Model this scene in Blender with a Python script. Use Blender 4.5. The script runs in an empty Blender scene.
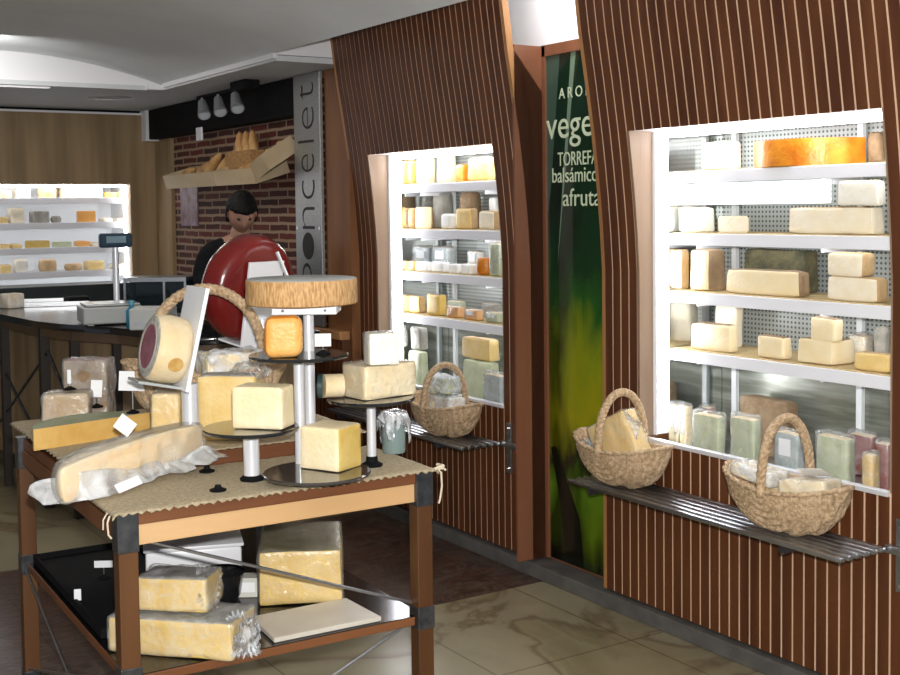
import bpy, bmesh, math, random
from mathutils import Vector, Matrix, noise
random.seed(7)
PI = math.pi
R_ = math.radians
COL = bpy.context.scene.collection
V = Vector

# ------------------------------------------------------------------ camera maths (900 x 675)
F, CX, CY, H = 1200.0, 450.0, 271.5, 1.6
_y, _p, _r = R_(32.7), R_(3.0), math.atan(.0125)
_f0 = V((math.sin(_y), math.cos(_y), 0)); _r0 = V((math.cos(_y), -math.sin(_y), 0)); _u0 = V((0, 0, 1))
FW = _f0*math.cos(_p) - _u0*math.sin(_p)
_u = _u0*math.cos(_p) + _f0*math.sin(_p)
RT = _r0*math.cos(_r) - _u*math.sin(_r)
UP = _u*math.cos(_r) + _r0*math.sin(_r)
EYE = V((0, 0, H))
def ray(x, y): return FW + RT*((x-CX)/F) - UP*((y-CY)/F)
def onX(x, y, X): k = ray(x, y); return EYE + k*(X/k.x)
def onY(x, y, Y): k = ray(x, y); return EYE + k*(Y/k.y)
def onZ(x, y, Z): k = ray(x, y); return EYE + k*((Z-H)/k.z)
def dp(x, y, d): return EYE + ray(x, y)*d

# ------------------------------------------------------------------ materials
MC = {}
def mat(name, col, rough=.6, metal=0., var=None, scale=20., bump=0., bscale=60., emit=0., spec=None,
        stretch=(1, 1, 1), detail=4., coat=0., ramp=(.35, .65), trans=0.):
    if name in MC: return MC[name]
    m = bpy.data.materials.new(name); m.use_nodes = True
    nt = m.node_tree; b = nt.nodes['Principled BSDF']
    b.inputs['Base Color'].default_value = (*col, 1); b.inputs['Roughness'].default_value = rough
    b.inputs['Metallic'].default_value = metal
    if spec is not None: b.inputs['Specular IOR Level'].default_value = spec
    if coat: b.inputs['Coat Weight'].default_value = coat; b.inputs['Coat Roughness'].default_value = .12
    if trans: b.inputs['Transmission Weight'].default_value = trans
    if emit:
        b.inputs['Emission Color'].default_value = (*col, 1); b.inputs['Emission Strength'].default_value = emit
    if var or bump:
        tc = nt.nodes.new('ShaderNodeTexCoord'); mp = nt.nodes.new('ShaderNodeMapping')
        mp.inputs['Scale'].default_value = stretch
        nt.links.new(tc.outputs['Object'], mp.inputs['Vector'])
    if var:
        n = nt.nodes.new('ShaderNodeTexNoise'); n.inputs['Scale'].default_value = scale; n.inputs['Detail'].default_value = detail
        cr = nt.nodes.new('ShaderNodeValToRGB'); cr.color_ramp.elements[0].position = ramp[0]; cr.color_ramp.elements[1].position = ramp[1]
        cr.color_ramp.elements[0].color = (*col, 1); cr.color_ramp.elements[1].color = (*var, 1)
        nt.links.new(mp.outputs[0], n.inputs['Vector']); nt.links.new(n.outputs[0], cr.inputs[0]); nt.links.new(cr.outputs[0], b.inputs['Base Color'])
    if bump:
        n2 = nt.nodes.new('ShaderNodeTexNoise'); n2.inputs['Scale'].default_value = bscale; n2.inputs['Detail'].default_value = 3
        bp = nt.nodes.new('ShaderNodeBump'); bp.inputs['Strength'].default_value = bump; bp.inputs['Distance'].default_value = .01
        nt.links.new(mp.outputs[0], n2.inputs['Vector']); nt.links.new(n2.outputs[0], bp.inputs['Height']); nt.links.new(bp.outputs[0], b.inputs['Normal'])
    MC[name] = m; return m

def wrap_mat(name='clear plastic film', tint=(.9, .93, .95), dens=.14, bs=28):
    if name in MC: return MC[name]
    m = bpy.data.materials.new(name); m.use_nodes = True; nt = m.node_tree; nt.nodes.clear()
    N = nt.nodes.new; L = nt.links.new
    out = N('ShaderNodeOutputMaterial'); mix = N('ShaderNodeMixShader'); mix2 = N('ShaderNodeMixShader')
    tr = N('ShaderNodeBsdfTransparent'); gl = N('ShaderNodeBsdfGlossy'); df = N('ShaderNodeBsdfDiffuse')
    gl.inputs['Roughness'].default_value = .20; df.inputs['Color'].default_value = (*tint, 1)
    tc = N('ShaderNodeTexCoord'); n = N('ShaderNodeTexNoise'); n.inputs['Scale'].default_value = bs; n.inputs['Detail'].default_value = 3
    n.inputs['Distortion'].default_value = 1.2
    bp = N('ShaderNodeBump'); bp.inputs['Strength'].default_value = .6; bp.inputs['Distance'].default_value = .010
    L(tc.outputs['Object'], n.inputs['Vector']); L(n.outputs[0], bp.inputs['Height']); L(bp.outputs[0], gl.inputs['Normal'])
    cr = N('ShaderNodeValToRGB'); cr.color_ramp.elements[0].position = .35; cr.color_ramp.elements[1].position = .75
    cr.color_ramp.elements[0].color = (dens*.5,)*3+(1,); cr.color_ramp.elements[1].color = (min(1, dens*2.2),)*3+(1,)
    L(n.outputs[0], cr.inputs[0])
    fr = N('ShaderNodeFresnel'); fr.inputs[0].default_value = 1.35; L(bp.outputs[0], fr.inputs['Normal'])
    L(cr.outputs[0], mix.inputs[0]); L(tr.outputs[0], mix.inputs[1]); L(df.outputs[0], mix.inputs[2])
    ad = N('ShaderNodeMath'); ad.operation = 'MULTIPLY_ADD'; ad.inputs[1].default_value = .50; ad.inputs[2].default_value = .03
    L(fr.outputs[0], ad.inputs[0]); L(ad.outputs[0], mix2.inputs[0]); L(mix.outputs[0], mix2.inputs[1]); L(gl.outputs[0], mix2.inputs[2])
    L(mix2.outputs[0], out.inputs[0]); MC[name] = m; return m

def wood(name, c1, c2, scale=6., stretch=(1, 1, .12), rough=.45, ringy=0, coat=0.):
    return mat(name, c1, rough, var=c2, scale=scale, stretch=stretch, detail=6., bump=.12, bscale=scale*4, coat=coat)

# ------------------------------------------------------------------ mesh builder
class MB:
    def __init__(s): s.bm = bmesh.new(); s.mi = 0
    def m(s, i): s.mi = i; return s
    def _fin(s, vs):
        fs = set()
        for v in vs:
            for f in v.link_faces: fs.add(f)
        for f in fs: f.material_index = s.mi
        return s
    def face(s, pts):
        vs = [s.bm.verts.new(p) for p in pts]
        f = s.bm.faces.new(vs); f.material_index = s.mi; return s
    def box(s, c, d, rz=0, rx=0, ry=0, bev=0):
        M = Matrix.Translation(c) @ Matrix.Rotation(rz, 4, 'Z') @ Matrix.Rotation(ry, 4, 'Y') @ Matrix.Rotation(rx, 4, 'X') @ Matrix.Diagonal((d[0], d[1], d[2], 1))
        r = bmesh.ops.create_cube(s.bm, size=1, matrix=M); vs = r['verts']
        if bev:
            es = {e for v in vs for e in v.link_edges}
            rr = bmesh.ops.bevel(s.bm, geom=list(es), offset=bev, segments=2, affect='EDGES', profile=.5)
            vs = rr['verts']
        return s._fin(vs)
    def b2(s, x0, x1, y0, y1, z0, z1, bev=0):
        return s.box(((x0+x1)/2, (y0+y1)/2, (z0+z1)/2), (abs(x1-x0), abs(y1-y0), abs(z1-z0)), bev=bev)
    def rod(s, a, b, r, n=12, r2=None):
        a = V(a); b = V(b); d = b-a
        M = Matrix.Translation((a+b)/2) @ d.to_track_quat('Z', 'Y').to_matrix().to_4x4()
        q = bmesh.ops.create_cone(s.bm, cap_ends=True, segments=n, radius1=r, radius2=r if r2 is None else r2, depth=d.length, matrix=M)
        return s._fin(q['verts'])
    def bar(s, a, b, w, t, up=(0, 0, 1)):
        a = V(a); b = V(b); d = (b-a); L = d.length; d.normalize(); u = V(up)
        sd = d.cross(u).normalized(); u = sd.cross(d)
        M = Matrix((( d.x, sd.x, u.x, 0), (d.y, sd.y, u.y, 0), (d.z, sd.z, u.z, 0), (0, 0, 0, 1)))
        M = Matrix.Translation((a+b)/2) @ M @ Matrix.Diagonal((L, w, t, 1))
        q = bmesh.ops.create_cube(s.bm, size=1, matrix=M); return s._fin(q['verts'])
    def tube(s, pts, r, n=10, closed=False, rf=None):
        pts = [V(p) for p in pts]; rings = []
        prev = None
        for i, p in enumerate(pts):
            t = (pts[min(i+1, len(pts)-1)] - pts[max(i-1, 0)]).normalized()
            if prev is None:
                a = t.orthogonal().normalized()
            else:
                a = (prev - t*prev.dot(t)).normalized()
            prev = a; b = t.cross(a); rr = rf(i/(len(pts)-1)) if rf else r
            rings.append([s.bm.verts.new(p + (a*math.cos(2*PI*k/n) + b*math.sin(2*PI*k/n))*rr) for k in range(n)])
        for i in range(len(rings)-1):
            for k in range(n):
                f = s.bm.faces.new((rings[i][k], rings[i][(k+1) % n], rings[i+1][(k+1) % n], rings[i+1][k])); f.material_index = s.mi
        for rg, rev in ((rings[0], True), (rings[-1], False)):
            f = s.bm.faces.new(rg[::-1] if rev else rg); f.material_index = s.mi
        return s
    def lathe(s, prof, c=(0, 0, 0), n=40, mis=None, M=None):
        c = V(c); rings = []
        for (r, z) in prof:
            if r < 1e-6: rings.append([s.bm.verts.new(c+V((0, 0, z)))])
            else: rings.append([s.bm.verts.new(c+V((r*math.cos(2*PI*k/n), r*math.sin(2*PI*k/n), z))) for k in range(n)])
        for i in range(len(rings)-1):
            a, b = rings[i], rings[i+1]
            for k in range(n):
                if len(a) == 1 and len(b) == 1: continue
                if len(a) == 1: q = (a[0], b[(k+1) % n], b[k])
                elif len(b) == 1: q = (a[k], a[(k+1) % n], b[0])
                else: q = (a[k], a[(k+1) % n], b[(k+1) % n], b[k])
                f = s.bm.faces.new(q); f.material_index = mis[i] if mis else s.mi
        if M is not None:
            bmesh.ops.transform(s.bm, matrix=M, verts=[v for rg in rings for v in rg])
        return s
    def prism(s, poly, z0, z1, cap=None, side=None):
        lo = [s.bm.verts.new((p[0], p[1], z0)) for p in poly]; hi = [s.bm.verts.new((p[0], p[1], z1)) for p in poly]
        n = len(poly)
        f = s.bm.faces.new(lo[::-1]); f.material_index = s.mi if cap is None else cap
        f = s.bm.faces.new(hi); f.material_index = s.mi if cap is None else cap
        for i in range(n):
            f = s.bm.faces.new((lo[i], lo[(i+1) % n], hi[(i+1) % n], hi[i])); f.material_index = s.mi if side is None else (side[i] if isinstance(side, (list, tuple)) else side)
        return s
    def build_each(s, name, mats, parent=None, smooth=None, loc=None, rot=None):
        """every loose piece becomes a part of its own"""
        seen = set(); groups = []
        for v in s.bm.verts:
            if v in seen: continue
            st = [v]; seen.add(v); g = []
            while st:
                a = st.pop(); g.append(a)
                for e in a.link_edges:
                    b = e.other_vert(a)
                    if b not in seen: seen.add(b); st.append(b)
            groups.append(g)
        out = []
        for g in groups:
            m2 = MB(); mp = {v: m2.bm.verts.new(v.co) for v in g}
            for f in {f for v in g for f in v.link_faces}:
                nf = m2.bm.faces.new([mp[v] for v in f.verts]); nf.material_index = f.material_index
            out.append(m2.build(name, mats, parent, smooth, loc, rot))
        s.bm.free(); return out
    def build(s, name, mats, parent=None, smooth=None, loc=None, rot=None):
        bm = s.bm; bmesh.ops.recalc_face_normals(bm, faces=bm.faces)
        if smooth is not None:
            for f in bm.faces: f.smooth = True
            if smooth > 0:
                for e in bm.edges:
                    if len(e.link_faces) == 2 and e.calc_face_angle(0) > R_(smooth): e.smooth = False
        me = bpy.data.meshes.new(name); bm.to_mesh(me); bm.free()
        if not isinstance(mats, (list, tuple)): mats = [mats]
        for m in mats: me.materials.append(m)
        o = bpy.data.objects.new(name, me); COL.objects.link(o)
        if parent: o.parent = parent
        if loc is not None: o.location = loc
        if rot is not None: o.rotation_euler = rot
        return o

def thing(name, label, cat, loc=(0, 0, 0), rz=0, group=None):
    o = bpy.data.objects.new(name, None); COL.objects.link(o); o.empty_display_size = .05
    o.location = loc; o.rotation_euler = (0, 0, rz); o['label'] = label; o['category'] = cat
    if group: o['group'] = group
    return o
def tag(o, label, cat, group=None):
    o['label'] = label; o['category'] = cat
    if group: o['group'] = group
    return o
def struct(o): o['kind'] = 'structure'; return o
def copy_tree(o, parent=None):
    c = o.copy(); COL.objects.link(c); c.parent = parent
    for ch in list(o.children): copy_tree(ch, c)
    return c

def text_mesh(name, s, m, parent, M, size=.1, ext=.002, spacing=1., sx=1., sy=1., offs=0.):
    cu = bpy.data.curves.new(name, 'FONT'); cu.body = s; cu.size = size; cu.extrude = ext; cu.space_character = spacing; cu.offset = offs
    cu.align_x = 'CENTER'; cu.align_y = 'CENTER'; cu.resolution_u = 4
    t = bpy.data.objects.new(name+'_tmp', cu); COL.objects.link(t)
    dg = bpy.context.evaluated_depsgraph_get(); dg.update()
    me = bpy.data.meshes.new_from_object(t.evaluated_get(dg))
    bpy.data.objects.remove(t)
    xs = [v.co.x for v in me.vertices]; ys = [v.co.y for v in me.vertices]
    w = max(xs)-min(xs); h = max(ys)-min(ys); cx = (max(xs)+min(xs))/2; cy = (max(ys)+min(ys))/2
    kx = sx/w if sx != 1. else 1.; ky = sy/h if sy != 1. else 1.
    me.transform(M @ Matrix.Diagonal((kx, ky, 1, 1)) @ Matrix.Translation((-cx, -cy, 0)))
    me.materials.clear(); me.materials.append(m)
    o = bpy.data.objects.new(name, me); COL.objects.link(o)
    if parent: o.parent = parent
    return o

# ------------------------------------------------------------------ palette
WALNUT = wood('dark walnut slat', (.070, .019, .005), (.120, .038, .010), 9, (1.2, 1.2, .1), .48)
GROOVE = wood('pale groove edge', (.62, .40, .26), (.72, .50, .34), 14, (1, 1, .2), .5)
EDGEW = wood('orange brown edge board', (.30, .14, .05), (.42, .21, .08), 8, (1, 1, .1), .45)
REVEAL = wood('tan reveal board', (.25, .165, .105), (.31, .215, .15), 7, (1, 1, .1), .5)
NICHE = wood('brown veneer', (.17, .065, .032), (.24, .095, .048), 5, (1, 1, .1), .4)
PILLARW = wood('rust brown veneer', (.16, .06, .02), (.24, .10, .035), 6, (1, 1, .3), .5)
OAK = wood('knotty oak planks', (.34, .235, .125), (.22, .145, .07), 5, (2.2, 2.2, .16), .6)
TABLEW = wood('reddish table wood', (.075, .028, .008), (.125, .050, .015), 8, (1, 1, .12), .4)
PINE = wood('pale pine rail', (.55, .33, .15), (.64, .41, .21), 6, (.2, 1, 1), .5)
APRON = wood('red brown apron wood', (.125, .042, .014), (.19, .070, .024), 6, (.2, 1, 1), .45)
STEEL = mat('brushed steel', (.55, .56, .58), .32, 1., var=(.42, .43, .45), scale=30, stretch=(1, 1, 12))
BRIGHT = mat('chromed steel tube', (.86, .87, .9), .22, 1.)
GUN = mat('gunmetal bracket', (.07, .075, .085), .35, .85, var=(.14, .145, .16), scale=25)
ALU = mat('anodised aluminium', (.78, .79, .83), .32, .35)
BLACK = mat('black gloss glass', (.012, .012, .013), .07, 0, coat=.5)
BLACKM = mat('black matt', (.006, .006, .007), .75, spec=.12)
WHITE = mat('white lacquer', (.82, .83, .86), .35)
WSHELF = mat('white enamel shelf', (.80, .81, .86), .4)
PAPER = mat('white price card', (.85, .86, .88), .6)
WPLAST = mat('white ceiling plaster', (.78, .78, .80), .85)
GREYC = mat('grey painted plaster', (.72, .75, .76), .85, var=(.77, .80, .81), scale=3)
SOFF = mat('light grey painted plaster', (.58, .60, .61), .8)
FILM = wrap_mat()
FILMW = wrap_mat('milky plastic film', (.85, .88, .92), .42, 22)
FILMD = wrap_mat('thin plastic film', (.8, .8, .78), .10, 34)
def cheese_mat(name, c, var=None, rough=.45, bs=70, bump=.25):
    var = var or tuple(min(1, k*.82) for k in c)
    return mat(name, c, rough, var=var, scale=14, bump=bump, bscale=bs, detail=5.)
CREAM = cheese_mat('cream cheese paste', (.86, .70, .42), (.88, .76, .52))
YEL = cheese_mat('yellow cheese paste', (.80, .56, .20), (.84, .64, .30))
PALE = cheese_mat('pale cheese paste', (.84, .74, .54), (.88, .81, .66))
IVORY = cheese_mat('ivory cheese paste', (.86, .82, .70), (.90, .88, .80))
GOLD = cheese_mat('golden cheese paste', (.66, .44, .10), (.74, .54, .18))
ORANGE = cheese_mat('orange cheese', (.80, .36, .075), (.86, .47, .14))
ORIND = cheese_mat('glossy orange rind', (.50, .14, .006), (.68, .26, .02), .3)
TANR = cheese_mat('tan rind', (.46, .30, .14), (.56, .40, .22), .7, 50, .6)
BROWNR = cheese_mat('brown rind', (.22, .14, .075), (.34, .24, .14), .8, 50, .8)
GREYR = cheese_mat('grey mouldy rind', (.30, .29, .25), (.46, .44, .39), .9, 50, .8)
GREENR = cheese_mat('green grey rind', (.26, .29, .16), (.38, .38, .24), .7, 40, .6)
PALER = cheese_mat('pale straw rind', (.72, .56, .32), (.80, .66, .44), .6, 40, .4)
REDR = mat('dark red waxed rind', (.13, .006, .006), .26, var=(.19, .016, .013), scale=5, bump=.2, bscale=25, coat=.08)
DARKP = cheese_mat('dark herb crusted cheese', (.05, .055, .03), (.16, .14, .07), .8, 70, .9)
GRNP = mat('pale green wrapped cheese', (.50, .55, .34), .4, var=(.62, .66, .46), scale=18)
BLUEP = mat('blue grey packed cheese', (.36, .42, .42), .4, var=(.55, .60, .60), scale=25)
REDP = mat('dark red cured piece', (.22, .04, .03), .5, var=(.34, .08, .05), scale=30)
STRAW = mat('wicker shelf mat', (.52, .38, .18), .8, var=(.66, .52, .28), scale=60, bump=.5, bscale=120)

# ------------------------------------------------------------------ shape functions for cheeses
def nz(p, s, a, seed): return noise.noise_vector(p*s + V((seed*7.3, seed*3.1, seed*1.7)))*a
def rblock(mb, d, rad=.012, n=6, irr=.004, seed=0, taper=0., rindf=None, base=True, bend=0.):
    """rounded irregular block, bottom centre at origin; rindf(normal)->material index"""
    bm = mb.bm; sx, sy, sz = d; rad = min(rad, min(d)*.45)
    N = n+1; tab = {}; allv = []
    def gv(i, j, k):
        if (i, j, k) not in tab:
            tab[(i, j, k)] = bm.verts.new((2*i/N-1, 2*j/N-1, 2*k/N-1)); allv.append(tab[(i, j, k)])
        return tab[(i, j, k)]
    for ax in range(3):
        for side in (0, N):
            q = V((0, 0, 0)); q[ax] = 1 if side else -1
            mi = rindf(q) if rindf else mb.mi
            for u in range(N):
                for w_ in range(N):
                    cs = []
                    for du, dw in ((0, 0), (1, 0), (1, 1), (0, 1)):
                        ijk = [0, 0, 0]; ijk[ax] = side; ijk[(ax+1) % 3] = u+du; ijk[(ax+2) % 3] = w_+dw; cs.append(gv(*ijk))
                    f = bm.faces.new(cs if side else cs[::-1]); f.material_index = mi
    hx, hy, hz = sx/2, sy/2, sz/2
    for v in allv:
        p = v.co
        # push grid lines towards the corners for crisp rounding
        q = V([math.copysign(abs(k)**.75, k) for k in p])
        w = V((q.x*hx, q.y*hy, q.z*hz))
        inn = V((max(-hx+rad, min(hx-rad, w.x)), max(-hy+rad, min(hy-rad, w.y)), max(-hz+rad, min(hz-rad, w.z))))
        dd = w-inn
        if dd.length > 1e-9:
            dd = dd.normalized()*min(rad, dd.length) if dd.length > rad else dd
            w = inn+dd
        w += nz(w, 9, irr, seed)*1.0
        t = (w.z+hz)/sz
        w.x *= 1-taper*t; w.y *= 1-taper*t
        if w.z < -hz or base and t < .02: w.z = max(w.z, -hz)
        w.z += hz
        v.co = w
    return mb
def sector(mb, r, h, a0, a1, cap=0, cut=0, rind=1, n=24, bev=.006, cx=0, cy=0, tip=True):
    poly = []; side = []
    if tip and a1-a0 < 2*PI-.01 and abs(a1-a0-PI) > .01: poly.append((cx, cy)); side.append(cut)
    for k in range(n+1):
        a = a0+(a1-a0)*k/n; poly.append((cx+r*math.cos(a), cy+r*math.sin(a))); side.append(rind if k < n else cut)
    tmp = MB(); tmp.prism(poly, 0, h, cap, side)
    es = [e for e in tmp.bm.edges if len(e.link_faces) == 2 and e.calc_face_angle(0) > R_(40)]
    bmesh.ops.bevel(tmp.bm, geom=es, offset=bev, segments=3, affect='EDGES', profile=.6)
    me = bpy.data.meshes.new('t'); tmp.bm.to_mesh(me); tmp.bm.free(); mb.bm.from_mesh(me); bpy.data.meshes.remove(me)
    return mb
def wheel_prof(r, h, b=.02):
    return [(0, 0), (r-b, 0), (r-b*.3, b*.3), (r, b), (r+.004, h/2), (r, h-b), (r-b*.3, h-b*.3), (r-b, h), (0, h)]
def film_box(d, rad=.02, seed=0, irr=.012, n=12, rough=26, z0=-.002):
    """crumpled film surface around a block, bottom at 0"""
    mb = MB(); rblock(mb, d, rad, n, .002, seed)
    for v in mb.bm.verts:
        q = nz(v.co, rough, irr, seed+3)
        v.co += q
        if v.co.z < .0005: v.co.z = .0005
    return mb
def crumple_sheet(w, h, nx=18, ny=12, amp=.02, seed=0, droop=0.):
    mb = MB(); g = []
    for j in range(ny+1):
        row = []
        for i in range(nx+1):
            x = (i/nx-.5)*w; y = (j/ny-.5)*h
            e = 1+.18*math.sin(i*1.7+seed)+.12*math.sin(j*2.3+seed*2)
            p = V((x*e, y*e, 0)); p += nz(p, 15, amp, seed); p.z += noise.noise(p*32+V((seed, 0, 0)))*amp*.35 - droop*(x*x+y*y)
            row.append(mb.bm.verts.new(p))
        g.append(row)
    for j in range(ny):
        for i in range(nx): mb.bm.faces.new((g[j][i], g[j][i+1], g[j+1][i+1], g[j+1][i]))
    return mb

# ------------------------------------------------------------------ camera, world, lights
cam = bpy.data.cameras.new('camera'); co = bpy.data.objects.new('camera', cam); COL.objects.link(co)
cam.sensor_width = 36; cam.lens = F/900*36; cam.shift_y = -(337.5-CY)/900; cam.clip_start = .05
M3 = Matrix((( RT.x, UP.x, -FW.x), (RT.y, UP.y, -FW.y), (RT.z, UP.z, -FW.z)))
co.matrix_world = Matrix.Translation(EYE) @ M3.to_4x4()
sc = bpy.context.scene; sc.camera = co
sc.view_settings.view_transform = 'Standard'; sc.view_settings.look = 'None'
sc.view_settings.exposure = 0.08; sc.view_settings.gamma = 1; sc.view_settings.use_curve_mapping = False
w = bpy.data.worlds.new('world'); sc.world = w; w.use_nodes = True
w.node_tree.nodes['Background'].inputs[0].default_value = (.80, .88, 1, 1); w.node_tree.nodes['Background'].inputs[1].default_value = .29
def light(kind, name, loc, energy, size=.1, col=(1, 1, 1), tgt=None, sy=None):
    l = bpy.data.lights.new(name, kind); l.energy = energy; l.color = col
    if kind == 'AREA':
        l.size = size
        if sy: l.shape = 'RECTANGLE'; l.size_y = sy
    else: l.shadow_soft_size = size
    o = bpy.data.objects.new(name, l); COL.objects.link(o); o.location = loc
    if tgt is not None: o.rotation_euler = (V(tgt)-V(loc)).to_track_quat('-Z', 'Y').to_euler()
    return o
light('AREA', 'camera_flash', (.02, -.02, 1.72), 125, .05, (1, .98, .95), dp(420, 360, 4))
light('AREA', 'ceiling_lamp_entrance', (.6, 1.6, 2.5), 30, .8, (1, .95, .88), (.9, 2.2, 0))
light('AREA', 'ceiling_lamp_counter', (1.7, 6.4, 2.45), 11, .5, (1, .93, .84), (1.8, 6.6, 0))
light('AREA', 'lunette_fill_lamp', (1.3, 6.9, 2.44), 5, .5, (1, .98, .95), (1.5, 7.5, 2.5))  # unseen lamp added to brighten the lunette
light('AREA', 'cove_light', (3.02, 3.9, 2.62), 4, .25, (1, .98, .96), (3.3, 3.9, 2.35))

# ------------------------------------------------------------------ setting
def marble():
    m = bpy.data.materials.new('marble floor tiles'); m.use_nodes = True; nt = m.node_tree; b = nt.nodes['Principled BSDF']
    N = nt.nodes.new; L = nt.links.new
    tc = N('ShaderNodeTexCoord'); sp = N('ShaderNodeSeparateXYZ'); L(tc.outputs['Object'], sp.inputs[0])
    def noise_n(s, d, dist, mp=None, st=(1, 1, 1)):
        mpn = N('ShaderNodeMapping'); mpn.inputs['Scale'].default_value = st; mpn.inputs['Rotation'].default_value = (0, 0, .9); L(tc.outputs['Object'], mpn.inputs[0])
        n = N('ShaderNodeTexNoise'); n.inputs['Scale'].default_value = s; n.inputs['Detail'].default_value = d; n.inputs['Distortion'].default_value = dist
        L(mpn.outputs[0], n.inputs['Vector']); return n
    def ramp(src, els):
        r = N('ShaderNodeValToRGB'); e = r.color_ramp.elements
        e[0].position, e[0].color = els[0][0], (*els[0][1], 1); e[1].position, e[1].color = els[-1][0], (*els[-1][1], 1)
        for p, c in els[1:-1]:
            k = e.new(p); k.color = (*c, 1)
        L(src, r.inputs[0]); return r
    n1 = noise_n(1.7, 10, .9); n2 = noise_n(3.2, 9, 2.5, st=(1, 3.2, 1))
    r1 = ramp(n1.outputs[0], [(.30, (.20, .16, .085)), (.44, (.27, .23, .135)), (.485, (.17, .125, .07)), (.52, (.28, .24, .15)), (.7, (.35, .31, .20))])
    r2 = ramp(n2.outputs[0], [(.30, (.025, .014, .010)), (.45, (.075, .036, .025)), (.52, (.13, .10, .075)), (.56, (.05, .022, .016)), (.72, (.16, .07, .045))])
    def math_n(op, a, v):
        k = N('ShaderNodeMath'); k.operation = op; L(a, k.inputs[0]); k.inputs[1].default_value = v; return k
    g1 = math_n('GREATER_THAN', sp.outputs['Y'], 4.06); g2 = math_n('LESS_THAN', sp.outputs['Y'], 5.55)
    mm = N('ShaderNodeMath'); mm.operation = 'MULTIPLY'; L(g1.outputs[0], mm.inputs[0]); L(g2.outputs[0], mm.inputs[1])
    mx = N('ShaderNodeMixRGB'); L(mm.outputs[0], mx.inputs[0]); L(r1.outputs[0], mx.inputs[1]); L(r2.outputs[0], mx.inputs[2])
    # grout lines
    br = N('ShaderNodeTexBrick'); br.offset = 0; br.inputs['Scale'].default_value = 1; br.inputs['Mortar Size'].default_value = .004
    br.inputs['Brick Width'].default_value = .6; br.inputs['Row Height'].default_value = .75; br.inputs['Color1'].default_value = (1, 1, 1, 1); br.inputs['Color2'].default_value = (.93, .93, .93, 1); br.inputs['Mortar'].default_value = (.45, .42, .38, 1)
    mp2 = N('ShaderNodeMapping'); mp2.inputs['Location'].default_value = (.1, -4.06 % .75*-1, 0); mp2.inputs['Location'].default_value = (.1, .44, 0); L(tc.outputs['Object'], mp2.inputs[0]); L(mp2.outputs[0], br.inputs['Vector'])
    m2 = N('ShaderNodeMixRGB'); m2.blend_type = 'MULTIPLY'; m2.inputs[0].default_value = 1; L(mx.outputs[0], m2.inputs[1]); L(br.outputs[0], m2.inputs[2])
    L(m2.outputs[0], b.inputs['Base Color']); b.inputs['Roughness'].default_value = .28
    return m
struct(MB().b2(-3, 3.7, -1.5, 9.4, -.1, 0).build('floor', marble()))
KERB = mat('dark grey kerb stone', (.085, .080, .075), .45, var=(.12, .115, .105), scale=12)
struct(MB().b2(3.055, 3.2, -1, 5.98, 0, .06, .004).build('trim_1', KERB))

# brick
def brickmat():
    m = bpy.data.materials.new('old brick'); m.use_nodes = True; nt = m.node_tree; b = nt.nodes['Principled BSDF']; N = nt.nodes.new; L = nt.links.new
    tc = N('ShaderNodeTexCoord'); sp = N('ShaderNodeSeparateXYZ'); cb = N('ShaderNodeCombineXYZ')
    L(tc.outputs['Object'], sp.inputs[0]); L(sp.outputs['Y'], cb.inputs[0]); L(sp.outputs['Z'], cb.inputs[1])
    n = N('ShaderNodeTexNoise'); n.inputs['Scale'].default_value = 9; mx = N('ShaderNodeMixRGB'); mx.inputs[0].default_value = .013
    L(tc.outputs['Object'], n.inputs['Vector']); L(cb.outputs[0], mx.inputs[1]); L(n.outputs['Color'], mx.inputs[2])
    br = N('ShaderNodeTexBrick'); br.inputs['Scale'].default_value = 1; br.inputs['Brick Width'].default_value = .27; br.inputs['Row Height'].default_value = .052; br.inputs['Mortar Size'].default_value = .0095
    br.inputs['Color1'].default_value = (.13, .022, .013, 1); br.inputs['Color2'].default_value = (.035, .010, .008, 1); br.inputs['Mortar'].default_value = (.30, .20, .13, 1); br.inputs['Bias'].default_value = .1
    L(mx.outputs[0], br.inputs['Vector']); L(br.outputs[0], b.inputs['Base Color']); b.inputs['Roughness'].default_value = .85
    bp = N('ShaderNodeBump'); bp.inputs['Strength'].default_value = .8; bp.inputs['Distance'].default_value = .02; L(br.outputs['Fac'], bp.inputs['Height']); bp.invert = True; L(bp.outputs[0], b.inputs['Normal'])
    return m
struct(MB().b2(3.13, 3.3, 5.98, 8.66, 0, 2.37).build('wall_right', brickmat()))
# oak clad far wall with a recessed opening (display case behind): pieces around the opening
ox0, ox1, oz0, oz1 = .6, 2.9, .95, 1.815
mb = MB()
mb.b2(-3, ox0, 9.0, 9.1, 0, 2.34).b2(ox1, 3.13, 9.0, 9.1, 0, 2.34).b2(ox0, ox1, 9.0, 9.1, oz1, 2.34).b2(ox0, ox1, 9.0, 9.1, 0, oz0)
struct(mb.build('wall_back', OAK))
struct(MB().b2(3.10, 3.3, 8.66, 9.1, 0, 2.16).build('trim_2', OAK))
struct(MB().b2(3.0, 3.3, 8.9, 9.2, 2.14, 2.37).build('trim_3', WHITE))
struct(MB().b2(-3, 3.0, 9.03, 9.1, 2.356, 2.372).build('trim_4', BLACKM))  # black strip put in for the dark of the shadow gap
struct(MB().b2(-3, 3.13, 8.985, 9.02, 2.338, 2.353).build('trim_5', WHITE))
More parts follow.
